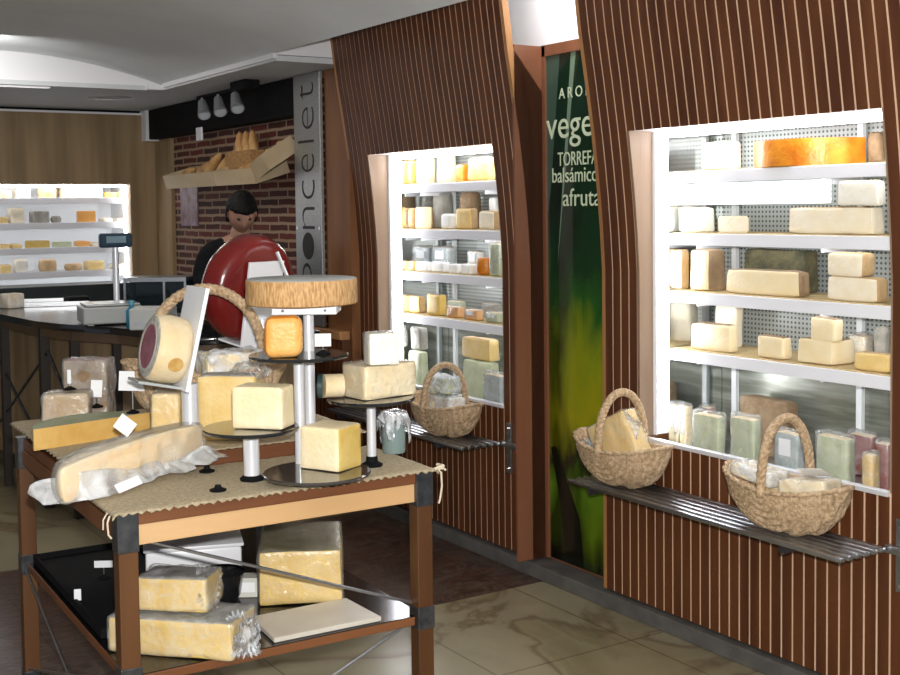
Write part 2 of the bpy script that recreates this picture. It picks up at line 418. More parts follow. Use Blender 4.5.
# ceiling: vault, soffit ring, lunette, cove
mb = MB(); vx0, vx1 = .58, 2.62; Rv = 3.25
def vz(x): return 2.57 - (x-1.6)**2/(2*Rv)
n = 24; ys = (-1.5, 7.46)
for i in range(n):
    a = vx0+(vx1-vx0)*i/n; b = vx0+(vx1-vx0)*(i+1)/n
    mb.face([(a, ys[0], vz(a)), (b, ys[0], vz(b)), (b, ys[1], vz(b)), (a, ys[1], vz(a))])
    mb.face([(a, ys[0], vz(a)+.05), (b, ys[0], vz(b)+.05), (b, ys[1], vz(b)+.05), (a, ys[1], vz(a)+.05)])
mb.b2(-3, vx0, ys[0], 7.46, 2.39, 2.46)
mb.face([(vx1, ys[0], vz(vx1)), (vx1, ys[1], vz(vx1)), (vx1, ys[1], vz(vx1)+.05), (vx1, ys[0], vz(vx1)+.05)])
struct(mb.build('ceiling', GREYC, smooth=30))
mb = MB().b2(-3, 3.4, 7.46, 9.2, 2.372, 2.40).b2(vx1+.002, 3.4, 5.72, 7.46, 2.372, 2.40)
struct(mb.build('ceiling', SOFF))
mb = MB().b2(vx0, vx1, 7.465, 7.50, 2.40, 2.62).b2(vx1-.10, vx1+.04, 7.40, 7.464, 2.372, 2.402).b2(vx1-.012, vx1+.012, 5.72, 7.40, 2.385, 2.412)
struct(mb.build('trim_6', WPLAST))
mb = MB().b2(vx1, 3.5, -1.5, 5.72, 2.80, 2.85).b2(3.16, 3.3, 3.0, 4.6, 2.292, 2.8).b2(3.42, 3.5, -1.5, 5.72, 2.5, 2.8).b2(vx1, 3.5, 5.72, 5.75, 2.405, 2.85).b2(vx1, vx1+.02, -1.5, 5.72, vz(vx1)+.05, 2.8)
struct(mb.build('trim_7', WPLAST))
# pillar with sign
struct(MB().b2(3.03, 3.4, 5.70, 5.985, 0, 2.37).b2(3.10, 3.4, 5.985, 6.0, 0, 2.37).build('trim_8', PILLARW))
# black fascia over the brick
o = MB().b2(3.02, 3.128, 6.33, 8.895, 2.15, 2.37, .005).build('ventilation_box', BLACKM); tag(o, 'long matt black ventilation box mounted under the ceiling above the brick wall', 'ventilation box')
p = onX(200.5, 134, 3.02)
o = MB().b2(3.005, 3.019, p.y-.05, p.y+.05, p.z-.045, p.z+.045, .004).build('motion_sensor', WHITE); tag(o, 'small white square sensor fixed on the black ventilation box', 'sensor')

# downlight in far soffit
p = onZ(110, 97.5, 2.372)
t = thing('recessed_downlight', 'round unlit downlight recessed in the grey soffit above the oak wall', 'ceiling light', (p.x, p.y, 2.372))
MB().lathe([(.10, 0), (.13, -.002), (.14, -.006), (.145, 0)], n=28).build('ring', mat('grey ring', (.30, .31, .32), .4), t, 40)
MB().lathe([(0, -.001), (.10, -.001)], n=28).build('lens', mat('dull lens', (.16, .16, .16), .3), t)
p = onZ(30, 88, 2.371)
t = thing('slot_light', 'long thin lit slot along the soffit edge at far left', 'ceiling light', (1.35, 7.52, 2.371))
MB().b2(-1, .58, -.012, .012, -.006, 0).build('diffuser', mat('lit diffuser', (1, .98, .95), .5, emit=1.6), t)
MB().b2(-1.01, .59, -.02, -.012, -.008, 0).b2(-1.01, .59, .012, .02, -.008, 0).build_each('housing', WHITE, t)

# ------------------------------------------------------------------ display case module (local: X as world, y 0 = far edge, going to -1.53)
PROF = [(.07, 3.08), (.7149, 3.08), (.715, 3.08), (1.35, 3.08), (1.5, 3.071), (1.63, 3.06), (1.76, 3.046), (1.884, 3.03), (2.08, 3.0), (2.27, 2.968), (2.52, 2.935)]
def px(z):
    for (a, xa), (b, xb) in zip(PROF, PROF[1:]):
        if a <= z <= b: return xa+(xb-xa)*(z-a)/(b-a)
    return PROF[0][1] if z < PROF[0][0] else PROF[-1][1]
W_, O0, O1, Z0, Z1 = 1.53, -.2, -1.33, .715, 1.884
SH = [1.728, 1.493, 1.271, 1.046]
LAMP = mat('fluorescent tube', (.93, .95, 1), .5, emit=17.)
LINER = mat('white case liner', (.80, .82, .82), .45)
def perf():
    m = bpy.data.materials.new('perforated case back'); m.use_nodes = True; nt = m.node_tree; b = nt.nodes['Principled BSDF']; N = nt.nodes.new; L = nt.links.new
    tc = N('ShaderNodeTexCoord'); mp = N('ShaderNodeMapping'); mp.inputs['Scale'].default_value = (55, 55, 55)
    L(tc.outputs['Object'], mp.inputs[0]); sp = N('ShaderNodeSeparateXYZ'); L(mp.outputs[0], sp.inputs[0])
    def fr(o):
        a = N('ShaderNodeMath'); a.operation = 'FRACT'; L(o, a.inputs[0]); s = N('ShaderNodeMath'); s.operation = 'SUBTRACT'; L(a.outputs[0], s.inputs[0]); s.inputs[1].default_value = .5
        q = N('ShaderNodeMath'); q.operation = 'POWER'; q.inputs[1].default_value = 2; L(s.outputs[0], q.inputs[0]); return q
    s = N('ShaderNodeMath'); s.operation = 'ADD'; L(fr(sp.outputs['Y']).outputs[0], s.inputs[0]); L(fr(sp.outputs['Z']).outputs[0], s.inputs[1])
    l = N('ShaderNodeMath'); l.operation = 'LESS_THAN'; l.inputs[1].default_value = .07; L(s.outputs[0], l.inputs[0])
    mx = N('ShaderNodeMixRGB'); L(l.outputs[0], mx.inputs[0]); mx.inputs[1].default_value = (.42, .45, .43, 1); mx.inputs[2].default_value = (.10, .11, .10, 1)
    L(mx.outputs[0], b.inputs['Base Color']); b.inputs['Roughness'].default_value = .45; b.inputs['Metallic'].default_value = .3
    return m
PERF = perf()
def make_case():
    t = thing('display_case', 'refrigerated wall display case clad in dark vertical slats, the nearest one at right', 'display case', (0, 3.66, 0), 0, 'slatted display cases')
    # cladding
    mb = MB(); pitch = W_/32; gw = .0095
    def strip(y0, y1, za, zb, dx, mi):
        zs = [za] + [z for z, _ in PROF if za < z < zb] + [zb]
        mb.m(mi)
        for a, b in zip(zs, zs[1:]):
            mb.face([(px(a)+dx, y0, a), (px(a)+dx, y1, a), (px(b)+dx, y1, b), (px(b)+dx, y0, b)])
    for i in range(32):
        yc = -i*pitch
        for (ya, yb, dx, mi) in ((yc, yc-(pitch-gw), 0, 0), (yc-(pitch-gw), yc-pitch, .0035, 1)):
            mid = (ya+yb)/2; segs = [(.07, 2.52)] if (mid > O0 or mid < O1) else [(.07, Z0), (Z1, 2.52)]
            for za, zb in segs: strip(ya, yb, za, zb, dx, mi)
        # groove cheeks
        for yb in (yc-(pitch-gw), yc-pitch):
            segs = [(.07, 2.52)] if (yb > O0 or yb < O1) else [(.07, Z0), (Z1, 2.52)]
            for za, zb in segs:
                zs = [za] + [z for z, _ in PROF if za < z < zb] + [zb]; mb.m(0)
                for a, b in zip(zs, zs[1:]): mb.face([(px(a), yb, a), (px(a)+.0035, yb, a), (px(b)+.0035, yb, b), (px(b), yb, b)])
    mb.build('slat_cladding', [WALNUT, GROOVE], t)
    # edge boards (far and near end) following the profile, plus backing
    mb = MB()
    zs = [z for z, _ in PROF]
    def profsolid(y0, y1, zlist, off, back):
        P = [(px(z)+off, z) for z in zlist] + [(back(z), z) for z in zlist[::-1]]
        n_ = len(P); A = [mb.bm.verts.new((x, y0, z)) for x, z in P]; B = [mb.bm.verts.new((x, y1, z)) for x, z in P]
        k_ = len(zlist)
        for ring in (A, B):
            for i in range(k_-1): mb.bm.faces.new((ring[i], ring[i+1], ring[n_-2-i], ring[n_-1-i]))
        for i in range(n_): mb.bm.faces.new((A[i], A[(i+1) % n_], B[(i+1) % n_], B[i]))
    for y0, y1 in ((.018, 0), (-W_, -W_-.018)): profsolid(y0, y1, zs, -.002, lambda z: 3.16 if z < 2.2 else px(z)+.03)
    mb.build_each('edge_board', EDGEW, t)
    # body carcass behind the cladding
    mb = MB()
    mb.b2(3.10, 3.68, O0+.02, .0, .07, 2.28).b2(3.10, 3.68, -W_, O1-.02, .07, 2.28).b2(3.10, 3.68, O1, O0, .07, .60).b2(3.10, 3.68, O1, O0, 1.96, 2.3)
    mb.b2(3.66, 3.70, O1, O0, .6, 1.96)
    mb.build('carcass', PILLARW, t)
    # reveal boards
    mb = MB()
    for y0, y1 in ((O0+.001, O0+.015), (O1-.001, O1-.015)): profsolid(y0, y1, [Z0, 1.35, 1.5, 1.63, 1.76, Z1], .002, lambda z: 3.15)
    mb.build_each('reveal_board', REVEAL, t)
    # frame with light tubes
    mb = MB().b2(3.151, 3.161, O0-.013, O0-.0041, Z0, Z1-.001).b2(3.15, 3.225, O0-.004, O0+.02, Z0, 1.95).b2(3.15, 3.225, O1-.02, O1+.004, Z0, 1.95)
    mb.b2(px(Z1)+.003, 3.30, O1, O0, Z1, Z1+.01)
    mb.build_each('inner_frame', WHITE, t)
    MB().b2(3.162, 3.222, O0-.011, O0-.0045, Z0+.02, Z1-.002, .002).build('side_lamp', LAMP, t)
    MB().b2(3.20, 3.26, O1+.02, O0-.03, Z1-.020, Z1-.002, .004).build('top_lamp', LAMP, t)
    MB().b2(3.226, 3.535, O0-.004, O0-.001, .60, 1.95).b2(3.226, 3.535, O1+.001, O1+.004, .60, 1.95).build_each('side_liner', mat('mirror steel side', (.72, .74, .74), .09, 1.), t)
    MB().b2(3.525, 3.535, O1+.005, O0-.005, .60, 1.95).build('back_panel', PERF, t)
    MB().b2(3.515, 3.5249, O1+.006, O0-.006, .66, 1.03).build('lower_back_panel', mat('grey steel painted reflections', (.40, .42, .37), .30, .55, var=(.20, .21, .17), scale=5, stretch=(1, .7, 7), detail=3), t)  # horizontal bands paint the steel's reflections into its colour
    MB().b2(3.10, 3.515, O1+.005, O0-.005, .60, .655).build('case_floor', STEEL, t)
    MB().b2(3.072, 3.10, O1, O0, Z0-.012, Z0+.004, .002).build('sill_trim', ALU, t)
    for i, z in enumerate(SH):
        sh = MB().b2(3.235, 3.52, O1+.012, O0-.012, z-.014, z-.002).b2(3.226, 3.234, O1+.012, O0-.012, z-.043, z+.001, .002).build('shelf', WSHELF, t)
        MB().b2(3.24, 3.515, O1+.02, O0-.02, z-.002, z+.004).build('shelf_mat', STRAW, sh)
        for yy in (-.285, -.885):
            MB().b2(3.30, 3.51, yy-.004, yy+.004, z-.06, z-.014).build('shelf_bracket', WHITE, sh)
        MB().b2(3.27, 3.30, O1+.1, O0-.1, z-.030, z-.0145, .003).build('shelf_lamp', mat('shelf light strip', (.95, .97, 1), .5, emit=5.), sh)
    for yy in (-.285, -.885):
        MB().b2(3.497, 3.5145, yy-.012, yy+.012, .66, 1.94).build('upright', mat('slotted white upright', (.75, .78, .78), .4), t)
    # basket rack
    rk = MB(); 
    for k in range(6):
        x = 2.858+.0375*k; rk.b2(x-.012, x+.012, -1.34, -.045, .5375, .555, .006)
    rack = MB().b2(2.85, 3.079, -1.12, -1.10, .515, .537).b2(2.85, 3.079, -.18, -.16, .515, .537).b2(3.05, 3.079, -1.10, -.18, .515, .536).build('basket_rack', GUN, t)
    rk.build_each('rack_bar', STEEL, rack, 40)
    pl = MB().b2(3.069, 3.079, -1.40, -1.362, .42, .645, .002).b2(3.06, 3.079, -1.45, -1.33, .535, .562, .002).build('bracket_plate', STEEL, rack)
    MB().rod((3.062, -1.382, .622), (3.069, -1.382, .622), .005).rod((3.062, -1.382, .442), (3.069, -1.382, .442), .005).build_each('screw', BRIGHT, pl)
    return t
case_near = make_case()
case_mid = copy_tree(case_near); case_mid.location = (0, 5.70, 0)
case_mid['label'] = 'middle wall display case clad in dark vertical slats, beyond the green poster'
case_near['label'] = 'right wall display case clad in dark vertical slats, nearest, right of the green poster'

a_ = onX(672, 184, 3.31); b_ = onX(826, 184, 3.31)
MB().b2(3.30, 3.34, b_.y-3.66, a_.y-3.66, 1.602, 1.683, .004).build('white_band', mat('glowing white band', (.95, .97, 1), .4, emit=.9), case_near)  # bright white band under the top shelf, with an added glow
# niche with poster between the cases
mb = MB().b2(3.0, 3.16, 4.152, 4.166, .07, 2.29).b2(3.145, 3.3, 3.60, 4.166, 2.245, 2.292).b2(3.145, 3.3, 4.13, 4.150, .07, 2.292)
struct(mb.build('trim_9', NICHE))
struct(MB().b2(3.17, 3.3, 3.60, 4.2, .06, 2.29).build('wall_niche', NICHE))
def postermat():
    m = bpy.data.materials.new('printed poster'); m.use_nodes = True; nt = m.node_tree; b = nt.nodes['Principled BSDF']; N = nt.nodes.new; L = nt.links.new
    tc = N('ShaderNodeTexCoord'); sp = N('ShaderNodeSeparateXYZ'); L(tc.outputs['Object'], sp.inputs[0])
    n = N('ShaderNodeTexNoise'); n.inputs['Scale'].default_value = 3.2; n.inputs['Detail'].default_value = 5; n.inputs['Distortion'].default_value = 1.0
    mp = N('ShaderNodeMapping'); mp.inputs['Scale'].default_value = (1, 1.6, .7); L(tc.outputs['Object'], mp.inputs[0]); L(mp.outputs[0], n.inputs['Vector'])
    # z plus wobble -> colour band
    a = N('ShaderNodeMath'); a.operation = 'MULTIPLY_ADD'; a.inputs[1].default_value = .55; a.inputs[2].default_value = -.27; L(n.outputs[0], a.inputs[0])
    s = N('ShaderNodeMath'); s.operation = 'ADD'; L(sp.outputs['Z'], s.inputs[0]); L(a.outputs[0], s.inputs[1])
    d = N('ShaderNodeMath'); d.operation = 'DIVIDE'; d.inputs[1].default_value = 2.2; L(s.outputs[0], d.inputs[0])
    r = N('ShaderNodeValToRGB'); e = r.color_ramp.elements
    stops = [(.03, (.004, .006, .002)), (.10, (.10, .16, .006)), (.20, (.10, .20, .01)), (.245, (.012, .02, .004)), (.29, (.16, .17, .005)), (.36, (.30, .28, .006)), (.46, (.20, .24, .008)), (.55, (.015, .085, .012)), (.63, (.004, .035, .012)), (.72, (.003, .028, .012)), (1., (.003, .020, .010))]
    e[0].position, e[0].color = stops[0][0], (*stops[0][1], 1); e[1].position, e[1].color = stops[-1][0], (*stops[-1][1], 1)
    for p_, c_ in stops[1:-1]: k = e.new(p_); k.color = (*c_, 1)
    L(d.outputs[0], r.inputs[0])
    # dark blob band of the print
    n2 = N('ShaderNodeTexNoise'); n2.inputs['Scale'].default_value = 2.3; n2.inputs['Detail'].default_value = 3; mp2 = N('ShaderNodeMapping'); mp2.inputs['Location'].default_value = (1.3, .35, 2.1); mp2.inputs['Scale'].default_value = (1, 1.8, .6)
    L(tc.outputs['Object'], mp2.inputs[0]); L(mp2.outputs[0], n2.inputs['Vector'])
    c = N('ShaderNodeValToRGB'); c.color_ramp.elements[0].position = .38; c.color_ramp.elements[1].position = .55; c.color_ramp.elements[0].color = (.03, .06, .03, 1)
    L(n2.outputs[0], c.inputs[0]); mx = N('ShaderNodeMixRGB'); mx.blend_type = 'MULTIPLY'; mx.inputs[0].default_value = .85; L(r.outputs[0], mx.inputs[1]); L(c.outputs[0], mx.inputs[2])
    L(mx.outputs[0], b.inputs['Base Color']); b.inputs['Roughness'].default_value = .10; b.inputs['Specular IOR Level'].default_value = .6
    return m
PX = 3.155
t = thing('poster', 'tall glossy dark green poster with pale tasting words, between the slatted cases', 'poster', (0, 0, 0))
MB().b2(PX, PX+.012, 3.64, 4.128, .075, 2.243).build('print', postermat(), t)
TXT = mat('pale green lettering', (.62, .70, .50), .4)
MT = Matrix(((0, 0, -1, 0), (-1, 0, 0, 0), (0, 1, 0, 0), (0, 0, 0, 1)))
for s, x0, y0, x1, y1, sp_ in (('AROM', 559, 86, 592, 97, 1.5), ('vege', 546.5, 118, 593, 147, 1), ('TORREFA', 558, 151, 598, 165, 1), ('bals\u00e1mico', 552.5, 167, 598, 182, 1), ('afruta', 563, 188, 601, 206, 1)):
    a = onX(x0, (y0+y1)/2, PX); b = onX(x1, (y0+y1)/2, PX); zt = onX((x0+x1)/2, y0, PX).z; zb = onX((x0+x1)/2, y1, PX).z
    text_mesh('lettering', s, TXT, t, Matrix.Translation((PX-.001, (a.y+b.y)/2, (zt+zb)/2)) @ MT, .1, .0008, sp_, abs(a.y-b.y), abs(zt-zb))
# pale diagonal reflections painted over the print, and its dark stem at the bottom
mb = MB()
def pq(pts): return [(PX-.0006, q.y, q.z) for q in (onX(x, y, PX) for x, y in pts)]
mb.face(pq([(571, 50), (576, 50), (562, 215), (557.5, 268)])).m(1).face(pq([(545, 50), (560, 50), (551, 190), (545, 240)]))
mb.build('painted_reflection', [mat('grey green stripe', (.16, .24, .17), .3), mat('dim grey green painted sheen', (.045, .085, .062), .3)], t)
a = onX(549, 447, PX-.02); b = onX(578, 560, PX-.02)
MB().face(pq([(551, 447), (556, 446), (580, 520), (584, 566), (566, 560), (560, 500)])).build('dark_stem', mat('black green print', (.004, .006, .003), .15), t)

# steel sign
t = thing('shop_sign', 'brushed steel vertical sign with dark lower case letters beside brick wall', 'sign', (0, 0, 0))
SIGN = mat('brushed sign steel', (.33, .335, .33), .42, .75, var=(.40, .405, .40), scale=20, stretch=(1, 1, 8))
MB().b2(3.0, 3.02, 5.985, 6.315, .95, 2.368, .002).build('plate', SIGN, t)
INK = mat('dark cut lettering', (.012, .010, .010), .6)
MS = Matrix(((0, 0, -1, 0), (0, 1, 0, 0), (1, 0, 0, 0), (0, 0, 0, 1)))
for ch, y0, y1, xa, xb in (('t', 83, 99, 299.5, 313), ('e', 107, 129, 302, 313.5), ('l', 140, 142.6, 298, 313.5), ('e', 154, 172, 301.5, 314), ('c', 180, 199, 302, 314.5), ('n', 207, 229, 302.5, 314.5), ('p', 263, 289, 302.5, 317)):
    a = onX(xa, (y0+y1)/2, 2.999); b = onX(xb, (y0+y1)/2, 2.999); zt = onX(308, y0, 2.999).z; zb = onX(308, y1, 2.999).z
    text_mesh('letter', ch, INK, t, Matrix.Translation((2.9995, (a.y+b.y)/2, (zt+zb)/2)) @ MS, .1, .001, 1, abs(zt-zb), abs(a.y-b.y), -.0022)
zc = (onX(308, 232, 3).z+onX(308, 260, 3).z)/2; yc = onX(308.5, 246, 3).y
mb = MB(); mb.face([(2.9985, yc+.075*math.cos(k*PI/12), zc+.078*math.sin(k*PI/12)) for k in range(24)]); mb.build('letter', INK, t)
MB().rod((2.997, 6.29, 1.50), (3.0, 6.29, 1.50), .010).rod((2.997, 6.01, 1.50), (3.0, 6.01, 1.50), .010).build_each('screw', BRIGHT, t)

# ------------------------------------------------------------------ cheeses in the right and middle cases
ORD = ['leftmost', 'second from left', 'third from left', 'fourth from left', 'fifth from left', 'sixth from left', 'seventh from left', 'eighth from left', 'ninth from left', 'tenth from left', 'eleventh from left', 'twelfth from left']
SHN = ['top shelf', 'second shelf', 'third shelf', 'fourth shelf', 'bottom well']
def nm(c, kind): return {'b': 'cheese_block', 'w': 'cheese_wedge', 'r': 'round_cheese', 'p': 'cheese_package', 'h': 'half_round_cheese'}[kind]
CW = {'IVORY': 'ivory', 'PALE': 'pale', 'CREAM': 'cream', 'YEL': 'yellow', 'GOLD': 'golden', 'ORANGE': 'orange', 'ORIND': 'orange', 'TAN': 'tan', 'BROWN': 'brown', 'GREY': 'grey', 'DARK': 'dark', 'GREEN': 'green', 'BLUE': 'blue grey', 'RED': 'dark red', 'WHITE': 'white'}
CM = {'IVORY': (IVORY, PALER), 'PALE': (PALE, TANR), 'CREAM': (CREAM, BROWNR), 'YEL': (YEL, TANR), 'GOLD': (GOLD, BROWNR), 'ORANGE': (ORANGE, ORIND), 'ORIND': (ORIND, ORIND), 'TAN': (TANR, TANR), 'BROWN': (BROWNR, BROWNR),
      'GREY': (GREYR, GREYR), 'DARK': (DARKP, DARKP), 'GREEN': (GRNP, GRNP), 'BLUE': (BLUEP, BLUEP), 'RED': (REDP, REDP), 'WHITE': (mat('white fresh cheese', (.88, .88, .85), .5, var=(.82, .82, .80), scale=10), PAPER)}
def case_item(x0, y0, x1, kind, col, shelf, case, idx, xf=3.26, frac=.62, base=None, extra='', film=False, ry=None, wd=None, maxd=.34):
    zb = (SH[shelf] if shelf < 4 else .655)+.0045 if base is None else base
    ylow = 230
    # front-left corner -> find the ray column at x0 hitting plane xf near the base height
    def yat(x, X, z):
        y = 250.
        for _ in range(8):
            q = onX(x, y, X); y += (q.z-z)*F/(q.y*.84+q.x*.54)
        return onX(x, y, X).y
    def xat(x, Y, z):
        y = 250.
        for _ in range(8):
            q = onY(x, y, Y); y += (q.z-z)*F/(q.y*.84+q.x*.54)
        return onY(x, y, Y).x
    zt = onX((x0+x1)/2, y0, xf).z
    yL = yat(x0, xf, zb); yR = yat(x0+(x1-x0)*frac, xf, zb); dep = max(.05, min(maxd, xat(x1, yR, zb)-xf)); dep = min(dep, 3.505-xf)
    L = abs(yL-yR); h = max(.02, zt-zb); a, b = CM[col]
    label = '%s %s, %s, %s of %s' % (CW[col], extra or {'b': 'cheese block', 'w': 'cheese wedge', 'r': 'cheese wheel', 'p': 'cheese pack', 'h': 'half cheese wheel'}[kind], idx, SHN[shelf], case)
    c = (xf+dep/2, (yL+yR)/2, zb)
    seed = x0*.37+y0
    name = nm(0, kind)
    if film or kind == 'p':
        t = thing(name, label, 'cheese' if kind != 'p' else 'package', c)
        mb = MB(); rblock(mb, (dep*.92, L*.92, h*.92), .01, 4, .003, seed, .04, lambda n_: 1 if n_.z > .5 else 0); mb.build('paste' if kind != 'p' else 'contents', [a, PALER if kind == 'p' else b], t, 40)
        film_box((dep*.98, L*.98, h), .014, seed, .006, 9, 40).build('plastic_film', FILM, t, 0)
        if kind == 'p' and int(x0) % 3 == 1:
            MB().box((-dep*.50-.001, 0, h*.62), (.002, L*.45, h*.35)).build('label_sticker', PAPER, t)
        return t
    mb = MB()
    if kind == 'b':
        rblock(mb, (dep, L, h), min(.014, h*.2), 5, min(.005, h*.05), seed, .03, (lambda n_: 1 if n_.z > .5 or n_.y < -.5 else 0) if int(x0+y0) % 2 else (lambda n_: 1 if n_.z > .5 or n_.x > .5 else 0))
        o = mb.build(name, [a, b], None, 40, c)
    elif kind == 'w':
        # wedge: thin end to the near side
        poly = [(-dep/2, L/2), (-dep/2, -L/2), (dep/2, -L*.1), (dep/2, L/2)]
        mb.prism(poly, 0, h, 1, [0, 0, 1, 0]); bmesh.ops.bevel(mb.bm, geom=list(mb.bm.edges), offset=min(.006, h*.1), segments=2, affect='EDGES')
        o = mb.build(name, [a, b], None, 40, c)
    elif kind == 'r':
        r = min(dep, L)/2; r = max(r, L/2*.95); r = min(r, (3.505-xf)/2)
        mb.lathe(wheel_prof(r, h, min(.014, h*.25)), n=28); c = (xf+r, c[1], zb); o = mb.build(name, [b], None, 50, c)
    elif kind == 'h':
        sector(mb, L/2, h, -PI/2, PI/2, 1, 0, 1, 40, min(.02, h*.3)); o = mb.build(name, [a, b], None, 50, (xf+.02, c[1], zb), (0, 0, PI if False else 0))
    tag(o, label, 'cheese'); return o
RC = 'right case'; 
S2 = SH
I = case_item
# right case
I(673, 150, 700, 'b', 'BROWN', 0, RC, 'leftmost', xf=3.40, frac=.7)
I(701, 141, 743, 'b', 'IVORY', 0, RC, 'second from left', frac=.62)
# orange half wheel
o = I(752, 138, 866, 'h', 'ORIND', 0, RC, 'third from left', frac=.9); o.rotation_euler = (0, 0, PI-.12); o.location.x += .16; o.location.y += .075; o['label'] = 'big glossy orange half cheese wheel on the top shelf of the right case'
I(866, 131, 888, 'b', 'BROWN', 0, RC, 'rightmost', xf=3.40, frac=.6)
I(669, 207, 676, 'b', 'IVORY', 1, RC, 'leftmost', frac=.5)
I(677, 207, 716, 'b', 'IVORY', 1, RC, 'second from left', frac=.7, maxd=.2)
I(717, 216, 762, 'w', 'PALE', 1, RC, 'low and third from left', frac=.7)
b_ = I(787, 207, 886, 'b', 'PALE', 1, RC, 'long and widest', frac=.86, maxd=.2)
I(836, 180, 887, 'b', 'IVORY', 1, RC, 'stacked on the long block', frac=.8, base=onX(836, 207, 3.26).z+.002, maxd=.18)
I(672, 249, 687, 'b', 'PALE', 2, RC, 'leftmost', frac=.6)
I(689, 250, 727, 'b', 'CREAM', 2, RC, 'upright and second from left', frac=.52)
I(725, 270, 812, 'b', 'CREAM', 2, RC, 'long and low in the middle', frac=.86, maxd=.16)
I(742, 250, 820, 'b', 'DARK', 2, RC, 'behind the long low block', xf=3.41, frac=.8, extra='netted sausage piece')
I(826, 277, 890, 'b', 'PALE', 2, RC, 'lower of the stacked pair', frac=.8, maxd=.2)
I(826, 253, 877, 'b', 'PALE', 2, RC, 'upper of the stacked pair', frac=.72, base=onX(850, 278, 3.26).z+.002, maxd=.2)
I(670, 306, 689, 'b', 'GREY', 3, RC, 'leftmost', xf=3.40, frac=.6, film=True)
I(690, 324, 740, 'b', 'CREAM', 3, RC, 'front left', frac=.8, maxd=.14)
I(713, 305, 745, 'b', 'PALE', 3, RC, 'raised behind the front left one', xf=3.40, frac=.7)
I(756, 336, 791, 'b', 'CREAM', 3, RC, 'second from left in front row', frac=.8, maxd=.14)
I(796, 340, 856, 'b', 'CREAM', 3, RC, 'lower of the pair right of centre', frac=.6, maxd=.17)
I(808, 318, 845, 'b', 'CREAM', 3, RC, 'upper of the pair right of centre', frac=.75, base=onX(815, 342, 3.26).z+.003, maxd=.14)
I(853, 353, 892, 'b', 'YEL', 3, RC, 'front right corner', frac=.9, maxd=.12)
I(846, 334, 876, 'b', 'PALE', 3, RC, 'small behind the front right one', xf=3.40, frac=.6, film=True)
I(872, 327, 893, 'b', 'GREY', 3, RC, 'tall at the back right', xf=3.40, frac=.6)
# bottom well, set on a raised floor
WB = .6555
I(667, 403, 694, 'p', 'CREAM', 4, RC, 'leftmost', xf=3.26, frac=.7, base=WB)
I(690, 412, 728, 'p', 'GREEN', 4, RC, 'second from left', xf=3.20, frac=.75, base=WB)
I(728, 415, 762, 'p', 'GREEN', 4, RC, 'third from left', xf=3.18, frac=.75, base=WB)
I(690, 404, 716, 'p', 'RED', 4, RC, 'behind the second one', xf=3.41, frac=.75, base=WB)
pm = onX(682, 438, 3.17)
t = thing('price_marker', 'small white framed price marker standing at front left, bottom well of right case', 'price tag', (3.155, pm.y, WB))
MB().lathe([(0, 0), (.016, 0), (.016, .006), (0, .006)], n=16).build('clip_base', BLACKM, t, 40)
MB().rod((0, 0, .006), (0, 0, .085), .002, 8).build('pin', STEEL, t)
for sy_ in (-1, 1):
    mb = MB(); cy_ = sy_*.017
    mb.box((0, cy_-.011, .108), (.003, .005, .046)).box((0, cy_+.011, .108), (.003, .005, .046)).box((0, cy_, .128), (.003, .018, .006)).box((0, cy_, .088), (.003, .018, .006)); mb.build('number_frame', PAPER, t)
I(772, 430, 806, 'p', 'BLUE', 4, RC, 'behind the basket handle', xf=3.20, frac=.75, base=WB)
I(813, 434, 858, 'p', 'GREEN', 4, RC, 'large and right of centre', xf=3.22, frac=.75, base=WB)
I(860, 452, 876, 'p', 'YEL', 4, RC, 'small at front right', xf=3.20, frac=.75, base=WB)
I(872, 440, 893, 'p', 'RED', 4, RC, 'rightmost', xf=3.28, frac=.75, base=WB)
I(845, 432, 880, 'p', 'RED', 4, RC, 'at the back right', xf=3.41, frac=.75, base=WB)
I(738, 400, 800, 'b', 'BROWN', 4, RC, 'long and flat at the back', xf=3.40, frac=.8, base=WB)
# middle case
MCN = 'middle case'
I(406, 160, 414, 'b', 'ORANGE', 0, MCN, 'leftmost', frac=.7)
I(415, 158, 434, 'b', 'IVORY', 0, MCN, 'second from left', frac=.7)
I(436, 155, 455, 'b', 'IVORY', 0, MCN, 'third from left', frac=.7)
I(455, 164, 466, 'b', 'ORANGE', 0, MCN, 'fourth from left', frac=.7)
I(467, 157, 495, 'b', 'YEL', 0, MCN, 'rightmost', frac=.75)
I(406, 208, 414, 'r', 'YEL', 1, MCN, 'leftmost', frac=.9)
I(415, 207, 438, 'w', 'YEL', 1, MCN, 'second from left', frac=.75)
I(440, 214, 453, 'b', 'WHITE', 1, MCN, 'third from left', frac=.8, extra='cheese block', maxd=.12)
I(455, 208, 476, 'b', 'YEL', 1, MCN, 'fourth from left', frac=.75)
I(478, 211, 499, 'b', 'PALE', 1, MCN, 'rightmost', frac=.75)
for (x0, y0, x1, k_, c_, n_) in ((409, 196, 426, 'r', 'WHITE', 'at the back left'), (428, 193, 451, 'r', 'GREY', 'at the back centre'), (453, 192, 484, 'r', 'BROWN', 'at the back right of centre'), (488, 198, 499, 'b', 'WHITE', 'at the back right corner')):
    I(x0, y0, x1, k_, c_, 1, MCN, n_, xf=3.40, frac=.6)
for q, (x0, y0, x1, k_, c_) in enumerate(((407, 261, 414, 'b', 'YEL'), (415, 262, 430, 'b', 'WHITE'), (431, 262, 446, 'b', 'WHITE'), (448, 264, 459, 'b', 'WHITE'), (460, 264, 472, 'b', 'WHITE'), (473, 258, 487, 'r', 'ORANGE'), (488, 241, 502, 'p', 'GREEN'))):
    I(x0, y0, x1, k_, c_, 2, MCN, ORD[q]+' in the front row', frac=.8, maxd=.1)
